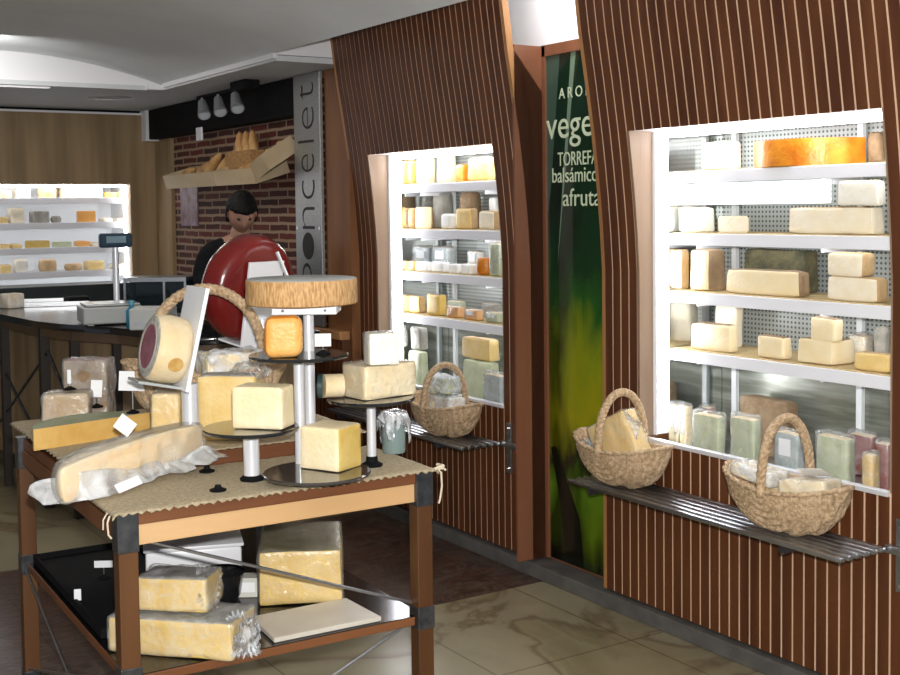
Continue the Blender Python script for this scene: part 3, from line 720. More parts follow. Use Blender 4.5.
for q, (x0, y0, x1, k_, c_) in enumerate(((411, 243, 428, 'p', 'GREY'), (430, 246, 458, 'p', 'BLUE'), (466, 250, 484, 'p', 'WHITE'))):
    I(x0, y0, x1, k_, c_, 2, MCN, ORD[q]+' in the back row', xf=3.40, frac=.7)
for q, (x0, y0, x1, k_, c_) in enumerate(((407, 296, 423, 'b', 'YEL'), (426, 294, 444, 'b', 'GOLD'), (446, 306, 462, 'p', 'ORANGE'), (463, 309, 482, 'p', 'ORANGE'), (484, 312, 503, 'p', 'GREEN'))):
    I(x0, y0, x1, k_, c_, 3, MCN, ORD[q]+' in the front row', frac=.75, maxd=.14)
for q, (x0, y0, x1, k_, c_) in enumerate(((446, 300, 466, 'p', 'GREEN'), (480, 303, 503, 'p', 'GREY'))):
    I(x0, y0, x1, k_, c_, 3, MCN, ORD[q]+' in the back row', xf=3.40, frac=.7)
I(408, 352, 428, 'b', 'GREEN', 4, MCN, 'lower left', xf=3.22, frac=.7, base=WB)
I(410, 328, 428, 'b', 'GREY', 4, MCN, 'upper left, on a green block', xf=3.24, frac=.6, base=onX(418, 352, 3.22).z+.003)
I(462, 362, 500, 'b', 'GREEN', 4, MCN, 'lower right', xf=3.22, frac=.8, base=WB)
I(461, 339, 501, 'b', 'YEL', 4, MCN, 'upper right, on a green block', xf=3.24, frac=.72, base=onX(480, 362, 3.22).z+.003)
I(482, 372, 505, 'p', 'BLUE', 4, MCN, 'front right corner', xf=3.12, frac=.8, base=WB, maxd=.09)

# ------------------------------------------------------------------ far display case behind the oak wall opening
t = thing('display_case', 'left display case, white and lit, recessed in the far oak wall', 'display case', (0, 0, 0))
MB().b2(ox0, ox1, 9.5, 9.55, oz0-.1, oz1+.05).b2(ox0-.04, ox0, 9.1, 9.5, oz0-.1, oz1+.05).b2(ox1, ox1+.04, 9.1, 9.5, oz0-.1, oz1+.05).b2(ox0, ox1, 9.1, 9.5, oz1+.004, oz1+.05).b2(ox0, ox1, 9.1, 9.5, oz0-.1, oz0-.02).build('liner', LINER, t)
MB().b2(ox0+.02, ox1-.02, 9.12, 9.15, oz1-.018, oz1, .004).build('top_lamp', LAMP, t)
MB().b2(ox1-.016, ox1-.001, 9.1, 9.125, oz0, oz1-.02, .004).build('side_lamp', LAMP, t)
FS = [1.715, 1.53, 1.345, 1.165]
for z in FS:
    s_ = MB().b2(ox0, ox1-.02, 9.15, 9.49, z-.012, z).b2(ox0, ox1-.02, 9.135, 9.15, z-.045, z+.003, .002).build('shelf', WSHELF, t)
    MB().b2(ox0+.05, ox1-.08, 9.17, 9.19, z-.026, z-.013).build('shelf_lamp', MC['shelf light strip'], s_)
FN = 'left case'
def far_item(x0, y0, x1, k_, c_, sh, idx, dy=0.):
    z = FS[sh]+.0005; a = onY(x0, y0, 9.17+dy); b = onY(x1, y0, 9.17+dy); h = max(.03, a.z-z); w_ = b.x-a.x; A, B = CM[c_]
    label = '%s %s, %s, %s of %s' % (CW[c_], {'b': 'cheese block', 'r': 'cheese wheel', 'w': 'cheese wedge', 'p': 'wrapped cheese'}[k_], idx, SHN[sh], FN)
    mb = MB()
    if k_ == 'r': mb.lathe(wheel_prof(w_/2, h, min(.014, h*.3)), n=24); o = mb.build('round_cheese', [B], None, 50, ((a.x+b.x)/2, 9.17+dy+w_/2, z))
    elif k_ == 'w':
        mb.prism([(-w_/2, 0), (w_/2, 0), (w_*.3, .14), (-w_*.3, .14)], 0, h, 1, [0, 0, 1, 0]); bmesh.ops.bevel(mb.bm, geom=list(mb.bm.edges), offset=.004, segments=2, affect='EDGES'); o = mb.build('cheese_wedge', [A, B], None, 40, ((a.x+b.x)/2, 9.175+dy, z))
    else:
        rblock(mb, (w_, .14, h), .01, 4, .003, x0, .03, lambda n_: 1 if n_.z > .5 else 0); o = mb.build('cheese_block', [A, B], None, 40, ((a.x+b.x)/2, 9.17+.07+dy, z))
    return tag(o, label, 'cheese')
far = [
 [(1, 190, 12, 'b', 'YEL'), (17, 188, 31, 'b', 'PALE'), (40, 187, 58, 'r', 'YEL'), (62, 184, 103, 'b', 'CREAM'), (105, 192, 117, 'b', 'ORANGE'), (119, 192, 128, 'b', 'YEL')],
 [(0, 217, 8, 'b', 'YEL'), (10, 208, 25, 'b', 'PALE'), (33, 211, 50, 'b', 'GREY'), (52, 216, 62, 'r', 'GREY'), (78, 211, 96, 'w', 'ORANGE'), (103, 218, 113, 'b', 'IVORY'), (117, 218, 127, 'b', 'PALE')],
 [(0, 244, 10, 'b', 'YEL'), (12, 244, 23, 'b', 'YEL'), (25, 241, 50, 'w', 'GOLD'), (53, 242, 72, 'w', 'GREEN'), (78, 241, 91, 'b', 'ORANGE'), (92, 243, 100, 'b', 'PALE'), (104, 242, 126, 'b', 'GREY')],
 [(0, 265, 12, 'b', 'YEL'), (16, 260, 29, 'b', 'IVORY'), (41, 260, 58, 'r', 'TAN'), (67, 264, 84, 'r', 'YEL'), (88, 261, 105, 'b', 'YEL'), (114, 264, 127, 'b', 'PALE')]]
for s_, row in enumerate(far):
    for q, (x0, y0, x1, k_, c_) in enumerate(row): far_item(x0, y0, x1, k_, c_, s_, ORD[q])

# ------------------------------------------------------------------ bar counter at the back left
CT = 1.03
e_px = [(-60, 306), (-25, 309.5), (0, 314), (35, 321), (60, 324), (85, 325.5), (110, 327), (139, 330)]
front = [onZ(x, y, CT) for x, y in e_px]
front = [(p.x, p.y) for p in front] + [(1.93, 5.18), (2.2, 5.12), (2.55, 5.12)]
back = [(2.55, 5.72), (2.25, 5.74), (2.12, 5.95), (2.08, 6.5), (2.08, 8.3)]
t = thing('bar_counter', 'curved black topped bar counter on dark posts, before the oak wall', 'counter', (0, 0, 0))
mb = MB().prism(front+back, CT-.035, CT); bmesh.ops.bevel(mb.bm, geom=[e for e in mb.bm.edges], offset=.004, segments=1, affect='EDGES')
mb.build('countertop', mat('black polished counter', (.012, .012, .014), .16, coat=.3), t, 40)
def off(pl, d):
    out = []
    for i, p in enumerate(pl):
        a = V(pl[max(0, i-1)]); b = V(pl[min(len(pl)-1, i+1)]); n_ = (b-a).normalized(); n_ = V((-n_.y, n_.x)); out.append((p[0]+n_.x*d, p[1]+n_.y*d))
    return out
fr = [V(p) for p in front]
def ribbon(pl, z0, z1, th, name, m, par):
    a = off(pl, 0); b = off(pl, th); mb = MB()
    for i in range(len(pl)-1):
        q = [a[i], a[i+1], b[i+1], b[i]]
        mb.prism(q, z0, z1)
    return mb.build(name, m, par)
ap = off(front, .05)
ribbon(ap, CT-.09, CT-.036, .02, 'apron', wood('dark apron', (.09, .05, .025), (.13, .08, .04), 6), t)
ribbon(off(front, .22), .12, CT-.036, .015, 'plank_panel', OAK, t)
for xx, w_ in ((-30, .05), (2, .045), (41.5, .05), (71, .045), (113, .04), (150, .04)):
    # find the edge point below that column
    best = None
    for i in range(len(ap)-1):
        for k in range(10):
            q = V(ap[i])*(1-k/10)+V(ap[i+1])*(k/10); v_ = V((q.x, q.y, CT-.09))-EYE; d_ = v_.dot(FW); sx_ = CX+F*v_.dot(RT)/d_
            if best is None or abs(sx_-xx) < best[0]: best = (abs(sx_-xx), q)
    q = best[1]
    MB().box((q.x+.02, q.y+.02, (CT-.036)/2), (w_, w_, CT-.036)).build('post', mat('black brown post', (.022, .014, .010), .5), t)
mb = MB(); P0 = V(ap[3]); P1 = V(ap[1]); P2 = V(ap[5])
for a, b in ((P0, P1), (P0, P2)):
    mb.rod((a.x+.02, a.y+.02, .86), (b.x+.02, b.y+.02, .25), .008).rod((b.x+.02, b.y+.02, .86), (a.x+.02, a.y+.02, .25), .008)
mb.build_each('cross_brace', GUN, t)

o = MB().b2(.6, 2.93, 8.62, 8.97, 0, 1.09, .006).build('back_counter', mat('dark steel unit', (.05, .06, .065), .3, .6)); tag(o, 'long dark steel back counter below the left display case', 'counter')
# shop scale
p = onZ(110, 326, CT); p = V((p.x+.05, p.y+.16, CT))
t = thing('shop_scale', 'grey counter scale with a tall pole display on the black counter', 'scale', p, -.15)
MB().box((0, 0, .05), (.30, .26, .085), bev=.008).box((-.11, -.09, .004), (.03, .03, .008)).box((.11, -.09, .004), (.03, .03, .008)).box((-.11, .09, .004), (.03, .03, .008)).box((.11, .09, .004), (.03, .03, .008)).build('base', mat('grey scale housing', (.42, .43, .42), .5), t)
MB().box((0, 0, .102), (.27, .23, .012), bev=.004).build('weighing_plate', STEEL, t)
hd = dp(112, 241, 6.0)
pl_top = CT+.33
MB().rod((.055, .125, .06), (.055, .125, .39), .016).build('pole', ALU, t, 40)
dsp = MB().box((.055, .12, .425), (.17, .06, .075), bev=.012).build('display', mat('blue black display', (.02, .045, .075), .2), t)
MB().box((.055, .0885, .43), (.10, .003, .035)).build('screen', mat('dim screen', (.20, .30, .36), .2), dsp)
# second box beside it
p2 = onZ(158, 331, CT)
t = thing('card_terminal_box', 'light grey box on the counter just right of the scale', 'box', (p2.x+.03, p2.y+.15, CT), -.5)
MB().box((0, 0, .052), (.20, .20, .104), bev=.008).build('housing', mat('light grey housing', (.50, .51, .49), .5), t)
MB().box((0, -.101, .03), (.16, .002, .02)).build('trim_strip', STEEL, t)
# dark glass counter case behind
p = dp(160, 300, 6.62)
t = thing('glass_counter_case', 'low dark glass showcase with steel rim on the bar counter', 'showcase', (p.x, p.y, CT), -.57)
MB().box((0, 0, .012), (.34, .22, .02)).box((0, 0, .205), (.34, .22, .022)).box((.05, -.105, .105), (.012, .012, .18)).box((-.164, -.105, .105), (.012, .012, .18)).box((.164, -.105, .105), (.012, .012, .18)).box((-.164, .105, .105), (.012, .012, .18)).box((.164, .105, .105), (.012, .012, .18)).build('frame', STEEL, t)
MB().box((0, -.104, .108), (.315, .004, .170)).box((0, .104, .108), (.315, .004, .170)).build_each('glass', mat('smoked glass', (.01, .02, .025), .05, trans=.3), t)
q = dp(131, 298, 6.12)
t = thing('spray_bottle', 'small blue bottle standing on the counter behind the scale', 'bottle', (q.x, q.y, CT))
MB().lathe([(0, 0), (.026, 0), (.028, .01), (.028, .07), (.012, .088), (.012, .1)], n=20).build('bottle_body', mat('blue plastic', (.02, .20, .32), .25), t, 50)
MB().lathe([(0, .1), (.015, .1), (.015, .122), (0, .122)], n=16).build('cap', mat('light blue cap', (.10, .35, .45), .4), t, 40)
q = onZ(38, 305, CT)
t = thing('steel_tray', 'flat pale tray lying on the far left of the black counter', 'tray', (q.x, q.y, CT), -.3)
MB().box((0, 0, .006), (.62, .36, .012), bev=.003).build('tray_plate', STEEL, t)
MB().box((0, -.172, .02), (.62, .012, .016)).box((0, .172, .02), (.62, .012, .016)).build('rim', STEEL, t)
q = onZ(5, 309, CT)
o = MB().box((0, 0, .045), (.12, .10, .09), bev=.012).build('paper_bag', mat('kraft and white paper', (.55, .46, .34), .7, var=(.78, .76, .70), scale=14, bump=.4, bscale=14), None, 40, (q.x+.05, q.y+.05, CT), (0, 0, .4)); tag(o, 'crumpled brown and white paper bag at the left end of the counter', 'paper bag')
q = onZ(76, 305, CT)
o = MB().box((0, 0, .025), (.14, .10, .05), bev=.010).build('cutlery_holder', BLACKM, None, 40, (q.x+.02, q.y+.05, CT), (0, 0, .1)); tag(o, 'small black holder on the counter between tray and scale', 'holder')

# low ribbed cabinet beside the pillar
t = thing('low_cabinet', 'low ribbed dark wood cabinet with brown top below the steel sign', 'cabinet', (0, 0, 0))
mb = MB().b2(2.985, 3.025, 5.722, 6.32, 0, .90)
for k in range(13): mb.b2(2.978, 2.985, 5.722+k*.0465, 5.722+k*.0465+.034, .02, .90)
mb.build('ribbed_front', WALNUT, t)
MB().b2(2.965, 3.027, 5.722, 6.33, .9005, .945, .003).build('top', EDGEW, t)

# ------------------------------------------------------------------ spotlights on the soffit
pb = onZ(248, 80, 2.371)
t = thing('spotlight_bar', 'black mounted bar with three silver spotlights above the brick wall', 'spotlight', (pb.x, pb.y, 2.371))
MB().b2(-.05, .05, -.06, .16, -.055, -.001, .006).build('transformer_box', BLACKM, t)
MB().rod((0, .05, -.035), (0, .82, -.035), .010).build('bar', BLACKM, t)
hm = mat('satin silver lamp head', (.40, .43, .46), .28, .6)
for by in (.20, .47, .74):
    h_ = MB().rod((0, by, -.035), (0, by, -.075), .007).rod((0, by, -.070), (-.02, by-.085, -.160), .026, 16, .042).build('lamp_head', hm, t, 50)
    MB().rod((-.0201, by-.0857, -.1606), (-.0203, by-.0865, -.1613), .034, 16).build('lens', mat('dull lamp glass', (.45, .5, .55), .1), h_)

# ------------------------------------------------------------------ bread trays on the brick wall
CRW = wood('pale crate wood', (.46, .34, .20), (.56, .44, .28), 6, (1, .2, 1), .6)
BREAD = mat('golden bread crust', (.42, .20, .06), .65, var=(.62, .38, .16), scale=9, bump=.4, bscale=30)
def tray(name, label, y0, y1, x0, x1, z, tilt, h=.085, tx=-.30):
    t = thing(name, label, 'bread tray', ((x0+x1)/2, (y0+y1)/2, z)); t.rotation_euler = (tilt, tx, 0)
    L = abs(y1-y0); W = abs(x1-x0)
    MB().box((0, 0, .005), (W, L, .010)).build('bottom_board', CRW, t)
    MB().box((-W/2+.006, 0, h/2+.01), (.012, L, h)).build('front_board', CRW, t)
    MB().box((W/2-.006, 0, h/2+.01), (.012, L, h)).build('back_board', CRW, t)
    MB().rod((W/2+.0005, L*.3, .05), (W/2+.035, L*.3, .05+.012), .010).rod((W/2+.0005, -L*.3, .05), (W/2+.035, -L*.3, .05+.012), .010).build_each('wall_bracket', GUN, t)
    for s_ in (-1, 1): MB().box((0, s_*(L/2-.006), h/2+.01), (W-.026, .012, h)).build_each('end_board', CRW, t)
    return t
tray('bread_tray', 'long pale wooden bread tray at the far end of the brick wall', 8.12, 7.22, 2.87, 3.10, 1.795, 0)
tray('bread_tray', 'shorter pale wooden bread tray between the long one and tilted crate', 7.20, 6.58, 2.87, 3.10, 1.795, 0)
tray('bread_tray', 'small pale wooden bread tray tipped up beside the steel sign', 6.56, 6.335, 2.85, 3.08, 1.87, R_(-14), .09, -.55)
def loaf(x, y, z, L, r, rx, rz, label, g=None):
    mb = MB(); pr = []
    for i in range(13):
        a = i/12; pr.append((r*max(.0, math.sin(PI*a))**.55 if 0 < i < 12 else 0, (a-.5)*L))
    mb.lathe(pr, n=14); 
    for v in mb.bm.verts: v.co += nz(v.co, 30, .004, x*9)
    o = mb.build('bread_loaf', BREAD, None, 0, (x, y, z), (rx, 0, rz)); tag(o, label, 'bread'); return o
for k, (yy, zz, L, r, rx) in enumerate(((8.0, 1.875, .26, .035, 1.35), (7.78, 1.89, .28, .036, 1.2), (7.55, 1.915, .26, .034, .95), (7.36, 1.93, .30, .035, 1.0))):
    loaf(2.97+.03*(k % 2), yy-.05, zz-.01, L, r, rx, .1*k, ['golden bread loaf at the far left end of the long tray', 'golden bread loaf, second from the far end of the long tray', 'golden bread loaf, third from the far end of the long tray', 'golden bread loaf leaning at the near end of the long tray'][k])
bt = thing('bread_basket', 'square tan basket standing upright in the bread trays on the wall', 'basket', (3.02, 7.03, 1.845), 0)
mb = MB()
for (bx0, bx1, by0, by1) in ((-.07, -.06, -.20, .20), (.06, .07, -.20, .20), (-.06, .06, -.20, -.19), (-.06, .06, .19, .20)): mb.b2(bx0, bx1, by0, by1, 0, .13)
mb.b2(-.06, .06, -.19, .19, 0, .01).build('basket_body', mat('golden brown wicker', (.30, .15, .05), .8, var=(.46, .26, .10), scale=60, bump=.6, bscale=90), bt)
for k in range(6):
    loaf(3.0+.03*(k % 2), 6.90+.055*k, 1.985, .24, .030, .10*(k-2.5)*.5, 0, 'golden roll standing in the square bread basket, %s' % ['nearest the sign', 'second from the sign', 'third from the sign', 'fourth from the sign', 'second farthest from sign', 'farthest from the sign'][k])
for k in range(3):
    loaf(2.92+.055*k, 6.82-.02*k, 1.855+.022*k, .40, .028, PI/2-.12, 0, 'pale baguette lying flat in the middle tray, %s' % ['front', 'centre', 'against the wall'][k])
for k in range(2):
    loaf(2.93+.07*k, 6.45, 1.93+.045*k, .20, .030, PI/2+.25, 0, 'pale bread stick in the tipped up tray, %s' % ['front one', 'back one'][k])
# leaflet picture on bricks
o = MB().b2(3.118, 3.128, 8.18, 8.52, 1.50, 1.78).build('wall_picture', mat('dim floral print', (.12, .05, .07), .5, var=(.28, .20, .28), scale=12)); tag(o, 'dim purple floral print hanging on bricks below the bread tray', 'picture')

# ------------------------------------------------------------------ shop assistant
SKIN = mat('skin', (.27, .14, .095), .6, var=(.40, .22, .155), scale=8); HAIR = mat('black hair', (.004, .0035, .003), .6, bump=.8, bscale=90, spec=.2)
SHIRT = mat('black shirt fabric', (.005, .005, .006), .9, var=(.010, .010, .012), scale=20, spec=.1); TROU = mat('dark trousers', (.02, .02, .025), .85)
def skinmesh(name, nodes, edges, m, parent, sub=2, root=0):
    me = bpy.data.meshes.new(name); me.from_pydata([n_[0] for n_ in nodes], edges, []); me.materials.append(m)
    o = bpy.data.objects.new(name, me); COL.objects.link(o)
    md = o.modifiers.new('skin', 'SKIN'); md.use_smooth_shade = True
    for i, n_ in enumerate(nodes):
        sv = me.skin_vertices[0].data[i]; r = n_[1]; sv.radius = r if isinstance(r, tuple) else (r, r); sv.use_root = (i == root)
    s_ = o.modifiers.new('sub', 'SUBSURF'); s_.levels = sub; s_.render_levels = sub
    dg = bpy.context.evaluated_depsgraph_get(); dg.update(); nm_ = bpy.data.meshes.new_from_object(o.evaluated_get(dg))
    bpy.data.objects.remove(o); nm_.materials.clear(); nm_.materials.append(m)
    for p_ in nm_.polygons: p_.use_smooth = True
    o = bpy.data.objects.new(name, nm_); COL.objects.link(o); 
    if parent: o.parent = parent
    return o
per = thing('person', 'dark haired person in black clothes looking down behind the red cheese wheel', 'person', (2.66, 6.36, 0), R_(-12))
# local frame: facing -Y
N_ = []; E_ = []
def nd(p, r, to=None):
    N_.append((p, r)); 
    if to is not None: E_.append((to, len(N_)-1))
    return len(N_)-1
pel = nd((0, .02, .94), (.15, .11)); ab = nd((0, .02, 1.08), (.135, .10), pel); ch = nd((0, -.02, 1.27), (.165, .11), ab); cl = nd((0, -.04, 1.39), (.11, .085), ch)
nk = nd((0, -.065, 1.455), .058, cl); hd0 = nd((0, -.105, 1.53), .062, nk)
for s_ in (-1, 1):
    sh_ = nd((s_*.18, -.03, 1.37), .058, cl); el = nd((s_*.24, -.10, 1.11), .042, sh_); wr = nd((s_*.13, -.32, 1.07), .027, el); pm = nd((s_*.115, -.38, 1.062), (.034, .018), wr)
    for k, (dx, L_) in enumerate(((-.026, .062), (-.009, .07), (.009, .066), (.026, .052))):
        a_ = nd((s_*.115+dx, -.41, 1.062), .009, pm); b_2 = nd((s_*.115+dx*1.15, -.41-L_*.6, 1.055), .008, a_); nd((s_*.115+dx*1.15, -.41-L_, 1.040), .0065, b_2)
    a_ = nd((s_*.115-s_*.036, -.365, 1.06), .010, pm); nd((s_*.115-s_*.055, -.405, 1.05), .008, a_)
    hp = nd((s_*.095, .02, .88), .085, pel); kn = nd((s_*.10, .0, .49), .055, hp); an = nd((s_*.10, .03, .09), .036, kn); nd((s_*.11, -.10, .035), (.038, .028), an)
body = skinmesh('body', N_, E_, SKIN, per)
# head joined into the body mesh
bm = bmesh.new(); bm.from_mesh(body.data)
hm_ = Matrix.Translation((0, -.125, 1.585)) @ Matrix.Rotation(R_(32), 4, 'X')
r = bmesh.ops.create_uvsphere(bm, u_segments=32, v_segments=24, radius=1)
for v in r['verts']:
    c = v.co.copy(); x, y, z = c.x*.076, c.y*.098, c.z*.115
    if z < 0: x *= 1-.28*(-z/.115)**1.3; y *= 1-.12*(-z/.115)
    if y < 0:
        nzv = math.exp(-((x/.014)**2+((z+.012)/.026)**2)); y -= .024*nzv
        eye = math.exp(-(((abs(x)-.030)/.014)**2+((z-.018)/.011)**2)); y += .011*eye
        brow = math.exp(-(((abs(x)-.028)/.022)**2+((z-.036)/.008)**2)); y -= .005*brow
        mo = math.exp(-((x/.020)**2+((z+.058)/.005)**2)); y += .002*mo
        lip = math.exp(-((x/.022)**2+((z+.048)/.006)**2))+math.exp(-((x/.02)**2+((z+.068)/.006)**2)); y -= .004*lip
        chn = math.exp(-((x/.022)**2+((z+.098)/.016)**2)); y -= .008*chn
    v.co = hm_ @ V((x, y, z))
for s_ in (-1, 1):
    r = bmesh.ops.create_uvsphere(bm, u_segments=12, v_segments=10, radius=1, matrix=hm_ @ Matrix.Translation((s_*.077, .008, 0)) @ Matrix.Rotation(s_*.3, 4, 'Z') @ Matrix.Diagonal((.010, .020, .032, 1)))
for f in bm.faces: f.smooth = True
bm.to_mesh(body.data); bm.free()
mb = MB()
for s_ in (-1, 1): bmesh.ops.create_uvsphere(mb.bm, u_segments=12, v_segments=8, radius=.0105, matrix=hm_ @ Matrix.Translation((s_*.030, -.080, .017)))
mb.build('eyes', mat('eye', (.02, .015, .012), .3), per, 0)
mb = MB(); r = bmesh.ops.create_uvsphere(mb.bm, u_segments=36, v_segments=24, radius=1)
for v in r['verts']:
    c = v.co.copy(); k = 1.0
    x, y, z = c.x*.090, c.y*.114, c.z*.132
    face = y < -.035 and z < .048
    if z < -.055 or face: x *= .80; y *= .80; z *= .80
    p_ = V((x, y+.006, z+.004)); p_ += nz(p_, 40, .006, 3)
    if face: p_.y += .03
    v.co = hm_ @ p_
mb.build('hair', HAIR, per, 0)
N_ = []; E_ = []
pel = nd((0, .02, .90), (.165, .125)); ab = nd((0, .02, 1.08), (.15, .115), pel); ch = nd((0, -.02, 1.27), (.182, .125), ab); cl = nd((0, -.035, 1.395), (.12, .095), ch); nd((0, -.055, 1.43), .072, cl)
for s_ in (-1, 1):
    sh_ = nd((s_*.18, -.03, 1.365), .072, cl); el = nd((s_*.24, -.10, 1.11), .056, sh_); nd((s_*.145, -.29, 1.075), .040, el)
skinmesh('shirt', N_, E_, SHIRT, per)
N_ = []; E_ = []
pel = nd((0, .02, .93), (.165, .125))
for s_ in (-1, 1):
    hp = nd((s_*.095, .02, .86), .10, pel); kn = nd((s_*.10, .0, .49), .074, hp); nd((s_*.10, .03, .09), .056, kn)
skinmesh('trousers', N_, E_, TROU, per)
for s_ in (-1, 1):
    mb = MB(); rblock(mb, (.095, .27, .085), .035, 6, .001, s_, .1); mb.build('shoe', BLACKM, per, 0, (s_*.11, -.045, 0))

# ------------------------------------------------------------------ display table
TR = R_(-1.7); FL = V((.895, 2.945, 0)); TW, TD = .908, 1.245
ux = V((math.cos(TR), math.sin(TR), 0)); uy = V((-math.sin(TR), math.cos(TR), 0))
def TP(u, v, z=0): return FL+ux*u+uy*v+V((0, 0, z))
t = thing('display_table', 'wooden display table on four legs with metal corner brackets and lower shelf', 'table', FL, TR)
LS = .050
MB().b2(LS*.3, TW-LS*.3, .004, TD-.004, .812, .846, .003).build('tabletop', APRON, t)
MB().b2(LS+.001, TW-LS-.001, .012, .034, .758, .811, .002).b2(LS+.001, TW-LS-.001, TD-.034, TD-.012, .758, .811, .002).build_each('front_rail', PINE, t)
MB().b2(.010, .032, LS+.001, TD-LS-.001, .758, .811, .002).b2(TW-.032, TW-.010, LS+.001, TD-LS-.001, .758, .811, .002).build_each('side_rail', APRON, t)
for (x, y) in ((0, 0), (TW-LS, 0), (0, TD-LS), (TW-LS, TD-LS)):
    lg = MB().b2(x, x+LS, y, y+LS, 0, .80, .003).build('leg', TABLEW, t)
    MB().b2(x-.0025, x+LS+.0025, y-.0025, y+LS+.0025, .745, .849, .002).build('corner_bracket', GUN, lg)
    MB().b2(x-.0025, x+LS+.0025, y-.0025, y+LS+.0025, .385, .450, .002).build('shelf_bracket', GUN, lg)
    MB().b2(x-.0025, x+LS+.0025, y-.0025, y+LS+.0025, .0, .05, .002).build('foot_sleeve', GUN, lg)
sh = MB().b2(.02, TW-.02, .02, TD-.02, .395, .419, .002).build('lower_shelf', APRON, t)
MB().b2(.024, TW-.024, .024, TD-.024, .4192, .4212).build('steel_sheet', mat('dark polished sheet', (.045, .045, .05), .14, .9), sh)
MB().b2(.03, TW-.03, .40, TD-.01, .8505, .893, .003).build('riser', APRON, t)
mb = MB().rod((LS, .045, .770), (TW-LS, .045, .455), .0045).rod((TW-LS, .045, .40), (LS, .045, .06), .0045)
mb.rod((.012, LS, .40), (.012, TD-LS, .06), .0045).rod((.012, LS, .06), (.012, TD-LS, .40), .0045)
mb.rod((LS, TD-.03, .40), (TW-LS, TD-.03, .06), .0045).build_each('brace_rod', STEEL, t)
# burlap cloths
BUR = mat('natural burlap weave', (.46, .36, .22), .95, var=(.60, .50, .34), scale=90, bump=.9, bscale=260)
def cloth(name, label, u0, u1, v0, v1, z, hang, seed):
    mb = MB(); nx, ny = 120, 60; g = []
    for j in range(ny+1):
        row = []
        for i in range(nx+1):
            u = u0+(u1-u0)*i/nx; v = v0+(v1-v0)*j/ny
            if j == 0: v += .004*((i % 3)-1)+.002*math.sin(i*1.3)
            if i == 0 or i == nx: u += .003*((j % 3)-1)
            zz = z+.0012*noise.noise(V((u*40, v*40, seed)))
            d = max(0, -.001-v)
            zz -= d*hang
            e = max(0, -.003-u, u-TW-.003); zz -= e*hang*1.2
            row.append(mb.bm.verts.new((u, v, zz)))
        g.append(row)
    for j in range(ny):
        for i in range(nx): mb.bm.faces.new((g[j][i], g[j][i+1], g[j+1][i+1], g[j+1][i]))
    o = mb.build(name, BUR, None, 0, FL, (0, 0, TR)); md = o.modifiers.new('s', 'SOLIDIFY'); md.thickness = .003; md.offset = 1
    return tag(o, label, 'cloth')
c1 = cloth('burlap_cloth', 'coarse burlap cloth covering the front half of the wooden table', -.014, TW+.016, -.012, .398, .8505, .5, 1)
c2 = cloth('burlap_cloth', 'coarse burlap cloth covering the raised back part of the table', -.012, TW+.012, .402, TD+.012, .8945, .5, 2)
THR = mat('loose jute thread', (.62, .54, .40), .9)
mb = MB().tube([(TW+.016, -.008, .848), (TW+.024, -.012, .838), (TW+.026, -.012, .80), (TW+.020, -.012, .765), (TW+.016, -.010, .750)], .003, 6)
mb.tube([(TW+.012, -.014, .850), (TW+.026, -.018, .853), (TW+.036, -.018, .846)], .0035, 6).tube([(TW+.0, -.014, .852), (TW+.03, -.014, .858), (TW+.03, .02, .856)], .005, 6)
mb.tube([(-.02, .0, .846), (-.027, -.004, .83), (-.025, -.004, .80), (-.018, -.004, .79)], .0025, 6).tube([(-.02, .02, .85), (-.032, .015, .835), (-.033, .015, .81)], .002, 6)
mb.build_each('loose_thread', THR, c1)
ZT = .8535; ZS = .8975

def card(name, label, foot, h, wd, ht, yaw=0., tilt=0., roll=0., fm=BLACKM):
    t = thing(name, label, 'price tag', foot, R_(-32.7)+yaw)
    MB().lathe([(0, 0), (.020, 0), (.021, .003), (.010, .008), (.004, .012), (0, .012)], n=18).build('clip_base', fm, t, 40)
    MB().rod((0, 0, .010), (0, 0, h+.004), .0022, 8).build('pin', STEEL, t)
    mb = MB(); mb.box((0, 0, 0), (wd, .0015, ht)); o = mb.build('card', PAPER, t, None, (0, -.003, h+ht/2), (tilt, roll, 0))
    return t
def disc(mb, c, r, th=.010): return mb.lathe([(0, 0), (r-.003, 0), (r, .003), (r, th-.003), (r-.003, th), (0, th)], c, 56)
def stand_foot(mb, c): return mb.lathe([(0, 0), (.024, 0), (.025, .005), (.012, .012), (.010, .022), (0, .022)], c, 20)
def block(name, label, c, d, yaw, a, b, rad=.012, irr=.005, seed=1, taper=.02, rind='top', n=9, cat='cheese', bm_=40):
    rf = {'top': lambda q: 1 if q.z > .5 else 0, 'back': lambda q: 1 if q.y > .5 or q.x > .5 else 0, 'left': lambda q: 1 if q.x < -.5 or q.z > .5 else 0, 'none': lambda q: 0, 'ends': lambda q: 1 if abs(q.x) > .5 else 0, 'tb': lambda q: 1 if abs(q.z) > .5 or q.y > .5 else 0}[rind]
    mb = MB(); rblock(mb, d, rad, n, irr, seed, taper, rf); o = mb.build(name, [a, b], None, bm_, c, (0, 0, yaw))
    return tag(o, label, cat)
CY_ = R_(-32.7)     # yaw that faces the camera axis

